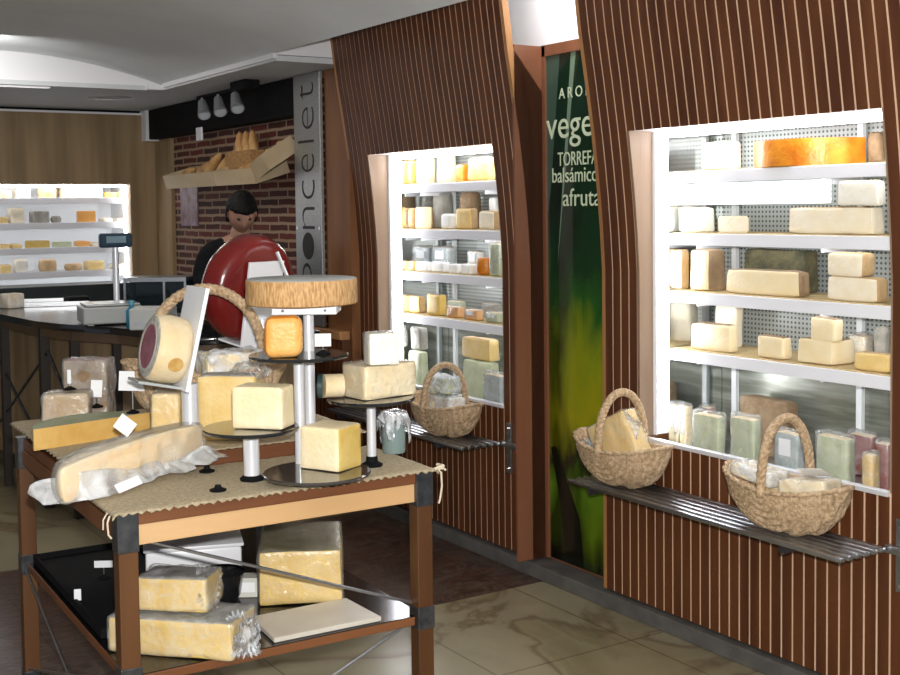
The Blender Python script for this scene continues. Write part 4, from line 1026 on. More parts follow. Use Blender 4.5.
# --- central tower stand: two poles, top plate, middle disc
pc = dp(310, 400, 3.50); pd_ = dp(299.5, 400, 3.43)
t = thing('cheese_stand', 'tall twin pole stand with two black discs, holding the plaited tan cheese wheel', 'stand', (pc.x, pc.y, ZT))
tower = t
lx, ly = pd_.x-pc.x, pd_.y-pc.y
zp = dp(310, 308, 3.50).z; zm = dp(299, 357, 3.43).z
MB().rod((0, 0, .02), (0, 0, zp-ZT-.004), .0155, 24).build('pole', ALU, t, 40)
MB().rod((lx, ly, .02), (lx, ly, zm-ZT), .0155, 24).build('pole', ALU, t, 40)
mb = MB(); mb.box((0, 0, 0), (.185, .15, .024), bev=.003); tp = mb.build('top_plate', WHITE, t, None, (-.004, 0, zp-ZT), (0, 0, CY_))
MB().rod((-.06, -.0755, 0), (-.06, -.079, 0), .004).rod((.06, -.0755, 0), (.06, -.079, 0), .004).build_each('screw', GUN, tp)
disc(MB(), (lx, ly, zm-ZT), .142).build('disc', BLACK, t, 40)
# wicker patterned wheel
def rimmat():
    m = bpy.data.materials.new('plaited rind'); m.use_nodes = True; nt = m.node_tree; b = nt.nodes['Principled BSDF']; N = nt.nodes.new; L = nt.links.new
    tc = N('ShaderNodeTexCoord'); mp = N('ShaderNodeMapping'); mp.inputs['Scale'].default_value = (1, 1, .22); L(tc.outputs['Object'], mp.inputs[0])
    n = N('ShaderNodeTexNoise'); n.inputs['Scale'].default_value = 170; n.inputs['Detail'].default_value = 2; L(mp.outputs[0], n.inputs['Vector'])
    r = N('ShaderNodeValToRGB'); e = r.color_ramp.elements; e[0].position = .32; e[1].position = .62; e[0].color = (.36, .18, .06, 1); e[1].color = (.62, .38, .17, 1); L(n.outputs[0], r.inputs[0]); L(r.outputs[0], b.inputs['Base Color'])
    bp = N('ShaderNodeBump'); bp.inputs['Strength'].default_value = .7; bp.inputs['Distance'].default_value = .004; L(n.outputs[0], bp.inputs['Height']); L(bp.outputs[0], b.inputs['Normal']); b.inputs['Roughness'].default_value = .7
    return m
cw = dp(302, 300, 3.50); zb = zp+.0125
r_ = .162; h_ = .076
mb = MB(); mb.lathe([(0, 0), (r_-.006, 0), (r_-.001, .003), (r_, .010), (r_, h_-.010), (r_-.001, h_-.003), (r_-.006, h_), (0, h_)], n=72, mis=[0, 0, 0, 0, 0, 1, 1])
o = mb.build('round_cheese', [rimmat(), mat('dusty grey top', (.36, .37, .36), .8, var=(.46, .47, .46), scale=12)], None, 40, (cw.x, cw.y, zb)); tag(o, 'large flat tan cheese wheel with plaited side, topmost on the tall stand', 'cheese')
# orange block on middle disc
q = dp(284, 352, 3.35); zd = zm+.0102
o = block('cheese_block', 'rounded orange cheese block on the middle black disc of the tall stand', (q.x, q.y, zd), (.108, .085, .116), CY_+.1, ORANGE, ORIND, .026, .004, 3, .03, 'left', 10, bm_=0)
q = dp(323, 350, 3.41); card('price_tag', 'white price card on the middle black disc beside the orange block', (q.x, q.y, zd), .022, .046, .036, .1, -.15)

# --- front left disc with cheese
q = onZ(252, 480, ZT); z1 = dp(255, 432, 3.30).z
t = thing('cheese_stand', 'short aluminium stand carrying a black disc at the table front', 'stand', (q.x, q.y, ZT))
MB().rod((0, 0, .015), (0, 0, z1-ZT), .0225, 24).build('pole', ALU, t, 40)
disc(MB(), (0, 0, z1-ZT), .134).build('disc', BLACK, t, 40)
mb = MB(); mb.lathe([(0, 0), (.032, 0), (.034, .006), (.024, .014), (0, .014)], (0, 0, 0), 28); mb.build('foot', BLACKM, t, 40)
qq = q+FW*-.012+RT*.038
o = block('cheese_block', 'pale yellow cheese block on the front left black disc', (qq.x, qq.y, z1+.0103), (.152, .090, .118), CY_-.28, CREAM, YEL, .009, .003, 5, .03, 'none', 10)
# --- low front disc with cheese
q = onZ(317, 473, .872); lo = V((q.x, q.y, 0))-V((pc.x, pc.y, 0))
disc(MB(), (lo.x, lo.y, .014), .150).build('low_disc', mat('smoked glass disc', (.05, .045, .04), .08, coat=.4), tower, 40)
mb = MB()
for k in range(3): mb.rod((lo.x+.09*math.cos(k*2.09+.5), lo.y+.09*math.sin(k*2.09+.5), 0), (lo.x+.09*math.cos(k*2.09+.5), lo.y+.09*math.sin(k*2.09+.5), .014), .012)
mb.build_each('foot', BLACKM, tower)
qq = dp(337, 455, 3.27)
o = block('cheese_block', 'pale cheese block with a sharp edge on the low black disc', (qq.x+.035, qq.y+.105, ZT+.0245), (.136, .115, .122), CY_-.52, CREAM, GOLD, .008, .003, 8, .02, 'back', 10)
# --- right disc
q = onZ(372, 466, ZT); z3 = dp(375, 402, 3.46).z
t = thing('cheese_stand', 'aluminium stand with black disc at the right of the table', 'stand', (q.x, q.y, ZT))
MB().rod((0, 0, .015), (0, 0, z3-ZT), .0135, 24).build('pole', ALU, t, 40)
disc(MB(), (0, 0, z3-ZT), .128).build('disc', BLACK, t, 40)
mb = MB(); mb.lathe([(0, 0), (.030, 0), (.032, .006), (.018, .014), (.016, .03), (0, .03)], (0, 0, 0), 28); mb.build('foot', BLACKM, t, 40)
R3 = q
c = V((q.x, q.y, z3+.0103)) + V((.035, .01, 0))
t = thing('cheese_block', 'large long film wrapped pale cheese block on the right black disc', 'cheese', c, CY_+.70)
mb = MB(); rblock(mb, (.185, .115, .098), .007, 8, .003, 11, .01, lambda n_: 0); mb.build('paste', [CREAM], t, 40)
film_box((.190, .120, .101), .010, 12, .003, 12, 34).build('plastic_film', FILMD, t, 0)
c2_ = dp(381, 366, 3.42); 
t = thing('cheese_block', 'small upright wrapped cheese block standing on the large long block', 'cheese', (c2_.x+.008, c2_.y+.01, c.z+.1015), CY_+.35)
mb = MB(); rblock(mb, (.090, .066, .092), .007, 6, .003, 12, .06, lambda n_: 1 if n_.x > .5 else 0); mb.build('paste', [IVORY, CREAM], t, 40)
film_box((.095, .071, .095), .010, 14, .003, 10, 34).build('plastic_film', FILMD, t, 0)
# roll on the disc left
rl = dp(331, 392, 3.47)
t = thing('cheese_roll', 'short wrapped cheese roll with a dark end on the right disc', 'cheese', (rl.x, rl.y, z3+.0105))
MB().rod(RT*-.022+V((0, 0, .036)), RT*.030+V((0, 0, .036))+FW*.02, .034, 24).build('paste', PALER, t, 40)
MB().rod(RT*-.036+V((0, 0, .036)), RT*-.0225+V((0, 0, .036)), .0355, 24).build('end_cap', mat('dark teal wrapper', (.03, .06, .065), .2), t, 40)
# plastic bag with jar under right disc
jr = onZ(394, 452, ZT)
t = thing('wrapped_jar', 'glass jar in crumpled clear plastic under the right black disc', 'jar', (jr.x, jr.y, ZT))
MB().lathe([(0, 0), (.034, 0), (.036, .006), (.036, .07), (.026, .085), (.026, .10), (0, .10)], n=28).build('jar_body', mat('greenish jar', (.20, .27, .26), .1, coat=.4), t, 50)
MB().lathe([(0, .1005), (.028, .1005), (.028, .118), (0, .118)], n=24).build('lid', ALU, t, 40)
mb = crumple_sheet(.15, .15, 14, 14, .02, 5)
for v in mb.bm.verts:
    x, y = v.co.x, v.co.y; r0 = math.hypot(x, y)+1e-6; a = math.atan2(y, x)
    rr = min(r0, .046+.008*math.sin(a*7)); v.co = V((rr*math.cos(a), rr*math.sin(a), .128-max(0, r0-.04)*1.45+v.co.z*.2))
mb.build('plastic_film', FILMW, t, 0)

# --- left: leaning board stand with the purple label wheel
AX = (-RT*.86 - FW*.51); AX.z = -.0; AX.normalize()
tilt_ax = AX.cross(V((0, 0, 1))).normalized()
AXT = Matrix.Rotation(R_(13), 3, tilt_ax) @ AX
if (AXT.z < 0): AXT = Matrix.Rotation(R_(-13), 3, tilt_ax) @ AX
UPT = (V((0, 0, 1)) - AXT*AXT.z).normalized(); SDT = UPT.cross(AXT)
def basis(o, x, y, z, loc): o.matrix_world = Matrix.Translation(loc) @ Matrix((( x.x, y.x, z.x, 0), (x.y, y.y, z.y, 0), (x.z, y.z, z.z, 0), (0, 0, 0, 1)))
wc = dp(148, 346, 3.42)            # centre of the labelled face
WR, WT = .096, .104
bc = wc - AXT*(WT+.007)           # board centre line
fb = onZ(197, 468, ZS)
fb = dp(191, 440, 3.53)
t = thing('cheese_stand', 'white slanted board stand on a pole holding the purple labelled cheese', 'stand', (fb.x, fb.y, ZS if True else ZT))
bd = MB().box((0, 0, .02), (.175, .012, .30), bev=.002).build('board', WHITE, t)
loc = bc - V(t.location)
def put(o, x, y, z, l): o.matrix_local = Matrix.Translation(l) @ Matrix((( x.x, y.x, z.x, 0), (x.y, y.y, z.y, 0), (x.z, y.z, z.z, 0), (0, 0, 0, 1)))
put(bd, SDT, -AXT, UPT, loc + UPT*.022)
lg = MB().box((0, -.065, 0), (.11, .13, .008), bev=.002).build('ledge', mat('clear grey acrylic', (.40, .42, .42), .15, spec=.6), t)
put(lg, SDT, -AXT, UPT, loc - UPT*(WR+.006) + AXT*.004)
MB().rod((0, 0, .01), (0, 0, (bc - UPT*.10).z - ZS), .0245, 24).build('pole', ALU, t, 40)
mb = MB(); mb.lathe([(0, 0), (.034, 0), (.036, .006), (.026, .014), (0, .014)], (0, 0, 0), 28); mb.build('foot', BLACKM, t, 40)
t = thing('round_cheese', 'small cream cheese wheel standing on edge with purple round label, before white board', 'cheese', wc-AXT*WT)
mb = MB().lathe([(0, 0), (WR-.016, 0), (WR-.004, .006), (WR, .02), (WR+.002, WT/2), (WR, WT-.016), (WR-.006, WT-.004), (WR-.014, WT), (0, WT)], n=56, mis=[0]*6+[1, 1])
o = mb.build('rind', [PALER, GREYR], t, 50); WM = Matrix((( SDT.x, UPT.x, AXT.x, 0), (SDT.y, UPT.y, AXT.y, 0), (SDT.z, UPT.z, AXT.z, 0), (0, 0, 0, 1))); o.matrix_local = WM
o2 = MB().lathe([(0, WT+.0012), (.060, WT+.0012), (.064, WT+.0002)], n=40).build('round_label', mat('purple paper label', (.20, .05, .08), .3, var=(.32, .14, .18), scale=22), t); o2.matrix_local = WM
o3 = MB().lathe([(.0645, WT+.0003), (.065, WT+.0014), (.072, WT+.0014), (.073, WT+.0002)], n=40).build('label_ring', mat('pale label ring', (.45, .40, .36), .5), t); o3.matrix_local = WM
mb = MB()
for k in range(1): mb.lathe([(0, .0005), (.020, .0005), (.022, 0)], n=20)
st = mb.build('rind_stamp', mat('amber rind stain', (.50, .27, .06), .6, var=(.62, .40, .14), scale=30), t)
nrm = (-FW*.75 + RT*.35 - V((0, 0, 1))*.35); nrm = (nrm - AXT*nrm.dot(AXT)).normalized(); tx_ = AXT.cross(nrm).normalized()
st.matrix_local = Matrix.Translation(AXT*(WT*.42) + nrm*(WR+.0022)) @ Matrix((( tx_.x, AXT.x, nrm.x, 0), (tx_.y, AXT.y, nrm.y, 0), (tx_.z, AXT.z, nrm.z, 0), (0, 0, 0, 1)))

# --- big red wheel on its stand
AR = (RT*.80 - FW*.60); AR.z = 0; AR.normalize(); tl = AR.cross(V((0, 0, 1))).normalized()
AR = Matrix.Rotation(R_(10), 3, tl) @ AR
if AR.z > 0: AR = Matrix.Rotation(R_(-20), 3, tl) @ AR
UR = (V((0, 0, 1)) - AR*AR.z).normalized(); SR = UR.cross(AR)
rc = dp(260, 291, 4.25); RR, RTk = .190, .125
o = MB().lathe([(0, 0), (RR-.05, 0), (RR-.018, .008), (RR, .035), (RR+.004, RTk/2), (RR, RTk-.032), (RR-.016, RTk-.007), (RR-.045, RTk), (0, RTk)], n=72).build('round_cheese', REDR, None, 0)
basis(o, SR, UR, AR, rc-AR*RTk); tag(o, 'huge glossy dark red cheese wheel standing on edge at the table back', 'cheese')
fp = rc + AR*.012 - UR*.02
t = thing('cheese_stand', 'white slanted board stand holding the huge red cheese wheel', 'stand', (fp.x, fp.y, ZS))
bd = MB().box((0, .008, -.01), (.165, .012, .33), bev=.002).build('board', WHITE, t)
sb = UR.cross(AR)
put(bd, sb, AR, UR, rc+AR*.010-UR*.045-V(t.location))
lg = MB().box((0, -.06, 0), (.12, .15, .008), bev=.002).build('ledge', WHITE, t)
put(lg, sb, AR, UR, rc-UR*(RR+.009)+AR*.01-V(t.location))
pb_ = rc-UR*(RR+.014)-V(t.location)
MB().rod((0, 0, .01), (0, 0, (rc-UR*.10).z-ZS), .022, 24).build('pole', ALU, t, 40)
mb = MB(); mb.lathe([(0, 0), (.036, 0), (.038, .006), (.026, .014), (0, .014)], (0, 0, 0), 28); mb.build('foot', BLACKM, t, 40)
a_ = dp(277, 252, 4.03)-V(t.location); b_2 = dp(287, 276, 4.03)-V(t.location)
MB().bar(a_, b_2, .006, .016, (0, 1, 0)).build('wire_clip', WHITE, t)

# ------------------------------------------------------------------ baskets
WICK = mat('seagrass wicker', (.36, .24, .13), .8, var=(.64, .46, .29), scale=85, bump=.6, bscale=150)
def basket(name, label, loc, rz, L=.40, W=.25, h=.15, hh=.335, hr=.015, handle_long=False, hw=None, dip=.035):
    t = thing(name, label, 'basket', loc, rz)
    mb = MB(); na, nt_ = 120, 34; rings = []
    def P(a, k):
        s = k/nt_; prof = math.sin(s*PI/2)**.62*.86+.14*s
        x = L/2*math.cos(a)*prof; y = W/2*math.sin(a)*prof
        z = h*(1-math.cos(s*PI/2))**1.0
        rim = h+dip*(abs(math.cos(a))**2.2)-dip*.4
        z = rim*(1-math.cos(s*PI/2))**.9
        sg = 1 if y >= 0 else -1
        # woven coils : arcs around the middle of each long side rim
        dcen = math.hypot(x, (z-h))
        bump = .0052*math.sin(dcen*2*PI/.023) + .0018*math.sin(a*90+dcen*300)
        n_ = V((math.cos(a)/(L/2), math.sin(a)/(W/2), -(1-s)*8)).normalized()
        return V((x, y, z)) + n_*bump*(1 if s > .05 else 0)
    c0 = mb.bm.verts.new((0, 0, 0))
    for k in range(1, nt_+1): rings.append([mb.bm.verts.new(P(2*PI*i/na, k)) for i in range(na)])
    for i in range(na): mb.bm.faces.new((c0, rings[0][i], rings[0][(i+1) % na]))
    for k in range(nt_-1):
        for i in range(na): mb.bm.faces.new((rings[k][i], rings[k][(i+1) % na], rings[k+1][(i+1) % na], rings[k+1][i]))
    mz = min(v.co.z for v in mb.bm.verts)
    for v in mb.bm.verts: v.co.z = max(0.0, v.co.z)
    b = mb.build('woven_body', WICK, t, 0); md = b.modifiers.new('s', 'SOLIDIFY'); md.thickness = .010; md.offset = -1
    pts = []; hw = hw or (W/2 if not handle_long else L*.36)
    for k in range(41):
        a = PI*k/40; q = hw*.98*math.cos(a); z = h*.8+(hh-h*.8)*math.sin(a)**.8
        pts.append((q, 0, z) if handle_long else (0, q, z))
    mb = MB()
    for ph in range(3):
        pp = []
        for k in range(161):
            f_ = k/160*40; i = min(39, int(f_)); q = V(pts[i]).lerp(V(pts[i+1]), f_-i)
            tg = (V(pts[i+1])-V(pts[i])).normalized(); s1 = V((0, 1, 0)) if handle_long else V((1, 0, 0)); s2 = tg.cross(s1)
            an = k*.42+ph*2*PI/3; pp.append(q+(s1*math.cos(an)+s2*math.sin(an))*hr*.42)
        mb.tube(pp, hr*.66, 8)
    mb.build('handle', WICK, t, 0)
    rp = [P(2*PI*i/na, nt_)+V((0, 0, .001)) for i in range(na)]; rp.append(rp[0])
    MB().tube(rp, .0075, 8).build('rim', WICK, t, 0)
    return t
RKZ = .5555
q1 = onZ(624, 486, RKZ); q2 = onZ(789, 533, RKZ)
yb1 = 3.43; yb2 = 2.66
def yon(pxx, X, z):
    y = 450.
    for _ in range(8):
        q = onX(pxx, y, X); y += (q.z-z)*F/(q.y*.84+q.x*.54)
    return onX(pxx, y, X).y
yb1 = yon(624, 2.955, RKZ); yb2 = yon(788, 2.955, RKZ)
basket('wicker_basket', 'wicker basket on the steel rack beside the green poster', (2.945, yb1, RKZ), PI/2, .465, .235, .155, .350)
basket('wicker_basket', 'wicker basket on the steel rack nearest the right edge of the photo', (2.945, yb2, RKZ), PI/2, .475, .235, .160, .365)
yb3 = yon(446, 2.95, RKZ)
basket('wicker_basket', 'wicker basket on the far rack beyond the green poster, behind the table', (2.945, yb3, RKZ), PI/2, .50, .235, .150, .325)
bb = dp(207, 400, 3.93)
BBL = V((bb.x, bb.y, ZS))
basket('wicker_basket', 'big wicker basket with tall arched handle at the back of the table', BBL, CY_+.12, .52, .30, .20, .452, .017, True, .195)

def wrapped(name, label, loc, d, yaw, m, m2=None, film=FILM, seed=1, rx=0, ry=0, kind='b', sticker=None, infl=.006, rough=26, irr=.008, cat='cheese'):
    t = thing(name, label, cat, loc, yaw); t.rotation_euler = (rx, ry, yaw)
    mb = MB()
    if kind == 'b': rblock(mb, d, .010, 8, .004, seed, .02, (lambda n_: 1 if n_.z > .5 else 0) if m2 else (lambda n_: 0))
    else:
        mb.prism([(-d[0]/2, -d[1]/2), (d[0]/2, -d[1]/2), (0, d[1]/2)] if kind == 'w' else [(-d[0]/2, 0), (d[0]/2, 0), (d[0]/2, 0)], 0, d[2], 1 if m2 else 0, 0); bmesh.ops.bevel(mb.bm, geom=list(mb.bm.edges), offset=.006, segments=2, affect='EDGES')
    mb.build('paste', [m, m2 or m], t, 40)
    film_box((d[0]+infl, d[1]+infl, d[2]+infl*.6), .014, seed, irr, 16, rough).build('plastic_film', film, t, 0)
    if sticker: MB().box(sticker[0], sticker[1]).build('label_sticker', PAPER, t)
    return t
def frill(parent, loc, w_, h_, rot, seed, m=FILM, amp=.02):
    o = crumple_sheet(w_, h_, 22, 18, amp*.8, seed).build('plastic_frill', m, parent, 0, loc, rot); return o
# basket contents
w1 = wrapped('cheese_wedge', 'pale film wrapped cheese wedge sticking out of the basket beside the poster', (2.940, yb1-.040, RKZ+.085), (.20, .085, .185), PI/2+.15, YEL, None, FILMD, 2, 0, R_(28), 'b', irr=.004)
frill(w1, (.10, .0, .10), .10, .12, (1.2, .2, .4), 3, FILMW, .03); frill(w1, (-.09, .02, .12), .09, .09, (1.3, .6, -.4), 9, FILMW, .03)
w1b = wrapped('cheese_wedge', 'second wrapped cheese piece, tucked low in the basket beside the poster', (2.945, yb1+.125, RKZ+.075), (.08, .07, .10), PI/2-.2, CREAM, None, FILMW, 6, 0, 0, 'b', irr=.010)
w2 = wrapped('cheese_package', 'flat film wrapped cheese pack lying at the left in the nearest basket', (2.925, yb2+.095, RKZ+.150), (.17, .095, .045), PI/2, CREAM, None, FILMW, 4, 0, R_(-6), 'b', irr=.006)
w3 = wrapped('cheese_package', 'flat wrapped cheese pack with a white label at right in the nearest basket', (2.925, yb2-.115, RKZ+.146), (.17, .095, .045), PI/2+.1, CREAM, None, FILM, 5, 0, R_(8), 'b', irr=.006)
mb = MB(); mb.box((0, 0, 0), (.085, .065, .0015)); o = mb.build('label_sticker', PAPER, w3, None, (.0, -.03, .062), (R_(28), 0, .1))
w2b = wrapped('cheese_package', 'bigger wrapped cheese pack under the others in the nearest basket', (2.945, yb2-.01, RKZ+.045), (.20, .085, .095), PI/2, YEL, None, FILM, 15, irr=.006)
w4 = wrapped('cheese_package', 'pale wrapped cheese piece filling the far rack basket', (2.945, yb3-.02, RKZ+.050), (.19, .085, .135), PI/2, PALE, GRNP, FILMW, 7, 0, 0, 'b', irr=.012)
w5 = wrapped('cheese_package', 'grey green wrapped piece standing up in the far rack basket', (2.955, yb3+.03, RKZ+.195), (.16, .09, .075), PI/2+.2, GRNP, BLUEP, FILMW, 8, 0, 0, 'b', irr=.012)
w6 = wrapped('cheese_package', 'white wrapped pack in the big basket under its arched handle', BBL+V((.07, -.04, .075)), (.20, .12, .17), CY_+.5, CREAM, None, FILMW, 9, irr=.014)
w7 = wrapped('cheese_package', 'brown wrapped piece at the left end of the big table basket', BBL+V((-.11, .06, .075)), (.13, .12, .13), CY_+.2, TANR, BROWNR, FILM, 10, irr=.010)

# ------------------------------------------------------------------ cheeses lying on the table
def segment(chordA, chordB, sag, h, z, name, label, mats, bev=.010):
    A = V((chordA.x, chordA.y, 0)); B = V((chordB.x, chordB.y, 0)); L = (B-A).length; r = (L*L/4+sag*sag)/(2*sag); half = math.asin(min(1, L/2/r))
    d = (B-A).normalized(); yaw = math.atan2(d.y, d.x); n = 30; poly = []; side = []
    cy = -(r-sag)
    for k in range(n+1):
        a = PI/2-half+2*half*k/n; poly.append((r*math.cos(a), cy+r*math.sin(a))); side.append(1 if k < n else 0)
    tmp = MB(); tmp.prism(poly, 0, h, 2, side)
    es = [e for e in tmp.bm.edges if len(e.link_faces) == 2 and e.calc_face_angle(0) > R_(30)]
    bmesh.ops.bevel(tmp.bm, geom=es, offset=bev, segments=3, affect='EDGES', profile=.6)
    c = (A+B)/2
    return tmp, (c.x, c.y, z), yaw, L, poly
A = onZ(62, 506, ZT); B = onZ(203, 467, ZT)
A = V((A.x, A.y, 0)); B = V((B.x, B.y, 0)); L = (B-A).length; yaw = math.atan2((B-A).y, (B-A).x); loc = ((A.x+B.x)/2, (A.y+B.y)/2, ZT)
t = thing('half_round_cheese', 'long cream half cheese in milky film, overhanging the front left table corner', 'cheese', (loc[0], loc[1], ZT+L/2*math.sin(R_(3.4))+.001), yaw)
t.rotation_euler = (0, R_(-3.4), yaw)
def hull(L_, D_, h_, grow=0., seed=0, amp=0., rows=22, cols=96, flat=True):
    """lens shaped segment: straight cut face on -y, bulging rind on +y; both ends rounded"""
    mb = MB(); rings = []
    for j in range(rows+1):
        s_ = j/rows; an = s_*PI; kz = -math.cos(an); kr = max(0.0, math.sin(an))**.32
        if j in (0, rows): kr = .02
        row = []
        for i in range(cols):
            a_ = 2*PI*i/cols; cx_ = math.copysign(abs(math.cos(a_))**.62, math.cos(a_)); sy_ = math.sin(a_)
            x = (L_/2+grow)*cx_*(.80+.20*kr)
            y = (D_+grow)*sy_*kr if sy_ > 0 else -(.012+grow)*abs(sy_)**.5*kr
            if sy_ > 0: y *= 1.0
            z = h_/2+grow*.4+(h_/2+grow*.4)*kz
            z -= .10*h_*s_*(abs(cx_)**3)
            p_ = V((x, y, z)); p_ += nz(p_, 16, amp, seed); p_.z = max(.0004, p_.z); row.append(mb.bm.verts.new(p_))
        rings.append(row)
    for j in range(rows):
        for i in range(cols): 
            f = mb.bm.faces.new((rings[j][i], rings[j][(i+1) % cols], rings[j+1][(i+1) % cols], rings[j+1][i]))
            c_ = f.calc_center_median(); f.material_index = 0 if c_.y < .006 and .08*h_ < c_.z < .93*h_ else 1
    mb.bm.faces.new(rings[0][::-1]).material_index = 1; mb.bm.faces.new(rings[-1]).material_index = 1
    return mb
hull(L, .090, .108, 0, 3, .003).build('paste', [mat('cream streaked paste', (.86, .60, .30), .45, var=(.92, .76, .50), scale=7, stretch=(.4, 1, 2.2), bump=.15, bscale=40), PALER], t, 0)
hull(L, .090, .108, .009, 5, .004, 26, 120).build('plastic_film', wrap_mat('soft milky film', (.88, .89, .86), .15, 12), t, 0)
# gathered milky film hanging round the lower front
def drape(parent, x0, x1, top, out, seed, m, n=60, rows=14, bot=.001, sag=0.):
    mb = MB(); g = []
    for j in range(rows+1):
        s_ = j/rows; row = []
        for i in range(n+1):
            f_ = i/n; x = x0+(x1-x0)*f_; env = math.sin(min(1, max(0, f_))*PI)**.4
            fold = math.sin(f_*17+seed)*.5+math.sin(f_*31+seed*3)*.3
            tt = top*(.75+.25*math.sin(f_*5+seed))*(.35+.65*env)
            z = bot+(tt-bot)*(1-s_); y = -.016-out*(s_**1.6)*(1+.35*fold)-.004*fold*(1-s_)
            if f_ < .22: y += (.22-f_)*.55*(1-.2*s_)
            p_ = V((x, y, z)); p_ += nz(p_, 18, .006, seed); p_.z = max(bot-sag, p_.z); row.append(mb.bm.verts.new(p_))
        g.append(row)
    for j in range(rows):
        for i in range(n): mb.bm.faces.new((g[j][i], g[j][i+1], g[j+1][i+1], g[j+1][i]))
    o = mb.build('gathered_film', m, parent, 0); md = o.modifiers.new('s', 'SOLIDIFY'); md.thickness = .0006; return o
MF = wrap_mat('dense milky film', (.88, .89, .90), .31, 14)
drape(t, -L/2-.022, L*.16, .085, .030, 1.0, MF)
drape(t, L*.08, L/2+.020, .042, .060, 2.4, MF)
drape(t, L*.20, L/2+.035, .035, .040, 4.4, MF)
MB().box((0, 0, 0), (.085, .0016, .026)).build('label_sticker', PAPER, t, None, (-L*.17, -.060, .016), (R_(-35), R_(-3), 0))
# slab with green top
A = onZ(34, 451, ZS); B = onZ(152, 432, ZS)
tmp, loc, yaw, L2, _ = segment(A, B, .15, .064, ZS, '', '', None, .006)
o = tmp.build('half_round_cheese', [cheese_mat('amber cheese paste', (.62, .36, .09), (.72, .46, .15)), YEL, mat('green grey mouldy top', (.30, .33, .20), .7, var=(.42, .44, .30), scale=14, bump=.4, bscale=50)], None, 40, loc, (0, 0, yaw)); tag(o, 'wide golden cheese slab with greenish top at the left of the table', 'cheese')
# wrapped pieces behind
pA = dp(68, 410, 3.88)
t = wrapped('cheese_block', 'grey film wrapped cheese block behind the green topped slab', (pA.x, pA.y, ZS), (.145, .10, .125), CY_+.15, TANR, PALER, FILM, 31, irr=.007, rough=20)
pT = (pA.x, pA.y, ZS+.1265)
card('price_tag', 'small clear price holder on the grey wrapped block at left', (pA.x+.005, pA.y-.01, ZS+.1345), .02, .012, .045)
pB = dp(89, 380, 4.02)
t = wrapped('cheese_wedge', 'tall film wrapped dark red piece left of the big basket', (pB.x, pB.y, ZS), (.150, .08, .215), CY_-.05, BROWNR, REDP, FILM, 33, irr=.008, rough=20)
# crusted block
pC = dp(171, 410, 3.60)
t = wrapped('cheese_block', 'yellow crusted upright cheese block under the purple labelled wheel', (pC.x-.012, pC.y, ZS), (.085, .07, .165), CY_+.05, YEL, PALER, FILMD, 35, irr=.004)
pD = dp(230, 410, 3.72)
o = block('cheese_block', 'big pale yellow cheese block behind the front left disc', (pD.x, pD.y, ZS), (.185, .09, .20), CY_-.05, YEL, GREYR, .012, .005, 40, .0, 'top', 10)
frill(o, (.075, -.03, .21), .11, .06, (.5, .1, .2), 41, FILM, .03)
# price tags on table
fT = dp(129, 436, 3.28); card('price_tag', 'white diamond tilted price card on the milky wrapped half wheel', (loc and fT.x, fT.y+.03, ZT+.1135), .026, .05, .046, .0, .1, R_(38))
p_ = onZ(131, 412, ZS+.065); card('price_tag', 'largest white price card, standing on the green topped slab', (p_.x, p_.y-.02, ZS+.0645), .072, .083, .062, .0, -.1, R_(2))
p_ = onZ(97, 407, ZS+.065); card('price_tag', 'greyish price card at left on the green topped slab', (p_.x, p_.y, ZS+.0645), .034, .036, .056, .25, -.1, R_(4), BLACKM)
# small black suction feet standing free on the burlap
for k, (x, y) in enumerate(((207, 472), (218, 491))):
    q = onZ(x, y, ZT)
    o = MB().lathe([(0, 0), (.022, 0), (.023, .004), (.010, .009), (.008, .016), (0, .016)], n=20).build('tag_clip', BLACKM, None, 40, (q.x, q.y, ZT+.0005)); tag(o, ['round black tag clip on the burlap, nearer the step', 'round black tag clip on the burlap, nearer the table front'][k], 'clip')

# ------------------------------------------------------------------ lower shelf things
ZL = .4215
Pp = onZ(107, 653, ZL); Q = onZ(232, 663, ZL); yaw = math.atan2(Q.y-Pp.y, Q.x-Pp.x); L3 = (Q-Pp).length
nn = V((-math.sin(yaw), math.cos(yaw), 0)); c = (Pp+Q)/2+nn*.085
t = wrapped('cheese_block', 'large golden cheese block wrapped in film, lower of two on the shelf', (c.x, c.y, ZL), (L3, .165, .100), yaw, GOLD, GREYR, FILM, 51, irr=.005)
frill(t, (L3/2+.012, -.02, .05), .09, .10, (1.3, .2, 1.2), 52, FILMW, .02)
c2_ = dp(176, 600, 3.22); c2_ = V((c.x, c.y, 0)) + V((math.cos(yaw), math.sin(yaw), 0))*-.015
c2_ = c2_ + nn*.02
t = wrapped('cheese_block', 'smaller golden cheese block stacked on the large one under the table', (c2_.x, c2_.y, ZL+.1075), (.20, .13, .092), yaw+.08, GOLD, GREYR, FILM, 53, irr=.006)
frill(t, (.09, -.02, .06), .09, .10, (1.0, .6, 1.0), 54, FILM, .02)
q = onZ(300, 600, ZL); c = V((q.x, q.y, ZL))+FW*0+V((-math.sin(CY_), math.cos(CY_), 0))*.19
t = wrapped('cheese_wedge', 'big golden film wrapped cheese piece at the right of the lower shelf', (c.x-.045, c.y-.055, ZL), (.25, .34, .165), CY_+.10, GOLD, cheese_mat('olive rind', (.28, .25, .08), (.38, .33, .13)), FILMD, 61, irr=.004)
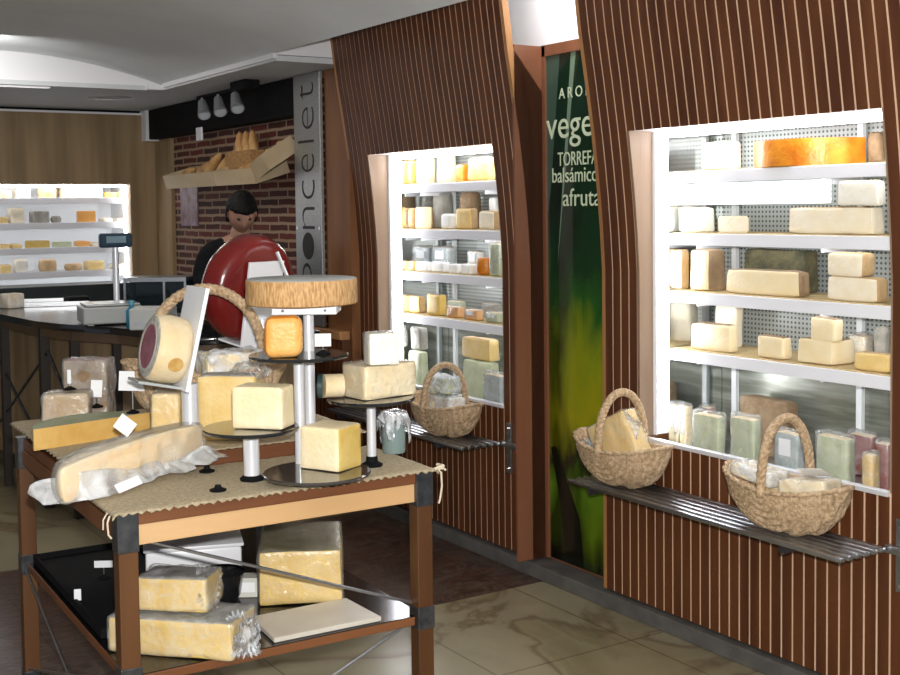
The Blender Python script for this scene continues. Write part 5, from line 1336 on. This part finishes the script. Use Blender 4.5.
# pale board lying in front
cs = [onZ(x, y, ZL+.012) for x, y in ((250.5, 617), (274, 639), (381.5, 617), (346, 598))]
t_ = MB(); t_.prism([(p_.x, p_.y) for p_ in cs], ZL+.0005, ZL+.0135); bmesh.ops.bevel(t_.bm, geom=[e for e in t_.bm.edges], offset=.002, segments=2, affect='EDGES')
o = t_.build('serving_board', mat('pale beige board', (.55, .50, .42), .4, var=(.63, .58, .50), scale=6), None, 40)
cc = sum((V((p_.x, p_.y, 0)) for p_ in cs), V())/4
o.data.transform(Matrix.Translation((-cc.x, -cc.y, -ZL))); o.location = (cc.x, cc.y, ZL); tag(o, 'pale rectangular serving board lying on the lower table shelf', 'board')
a = onZ(258, 616, ZL+.0136)
# white tub, black tray, small box
q = onZ(205, 583, ZL)
t = thing('storage_tub', 'white plastic tub at the back of the lower shelf', 'tub', (q.x, q.y+.10, ZL), CY_+.25)
MB().box((0, 0, .055), (.30, .18, .108), bev=.01).build('tub_body', WHITE, t, 40); MB().box((0, 0, .115), (.312, .192, .011), bev=.003).build('lid', WHITE, t, 40)
q = onZ(222, 600, ZL)
t = thing('black_bowl', 'black plastic bowl in front of the white tub under the table', 'bowl', (q.x, q.y, ZL))
MB().lathe([(0, 0), (.045, 0), (.058, .02), (.066, .07), (.068, .085), (.062, .085), (.056, .06), (.048, .016), (0, .012)], n=36).build('bowl_body', BLACK, t, 50)
MB().lathe([(.0625, .0855), (.071, .0855), (.071, .0905), (.0625, .0905)], n=36).build('rim', BLACKM, t, 50)
q = onZ(251, 596, ZL)
t = thing('small_box', 'small pale carton between the black bowl and big golden wedge', 'box', (q.x-.005, q.y+.02, ZL), CY_)
MB().box((0, 0, .030), (.075, .06, .06), bev=.003).build('carton', mat('pale carton', (.62, .62, .56), .5), t); MB().box((0, -.0308, .032), (.06, .001, .03)).build('label_sticker', PAPER, t)
# dark tray with tags at left of shelf
q = onZ(72, 600, ZL); c = TP(.205, .76, ZL)
t = thing('black_tray', 'shallow black tray with price tags at the left of lower shelf', 'tray', c, TR)
MB().box((0, 0, .006), (.34, .86, .011), bev=.003).build('tray_base', BLACKM, t); MB().box((-.165, 0, .02), (.01, .86, .018)).box((.165, 0, .02), (.01, .86, .018)).box((0, .425, .02), (.32, .01, .018)).box((0, -.425, .02), (.32, .01, .018)).build('rim', BLACKM, t)
q = onZ(104, 578, ZL+.0125); card('price_tag', 'white price card standing in the black tray, furthest back', (q.x, q.y, ZL+.0125), .035, .058, .022, .05)
q = onZ(78, 604, ZL+.0125); card('price_tag', 'clear speckled price holder in the middle of the black tray', (q.x, q.y, ZL+.0125), .012, .020, .034, .2)
q = onZ(44, 588, ZL+.02)
q = TP(.035, .30, ZL); card('price_tag', 'white price card lying low near the front left table leg', (q.x+.04, q.y, ZL+.0005), .006, .055, .03, .1, -.9)
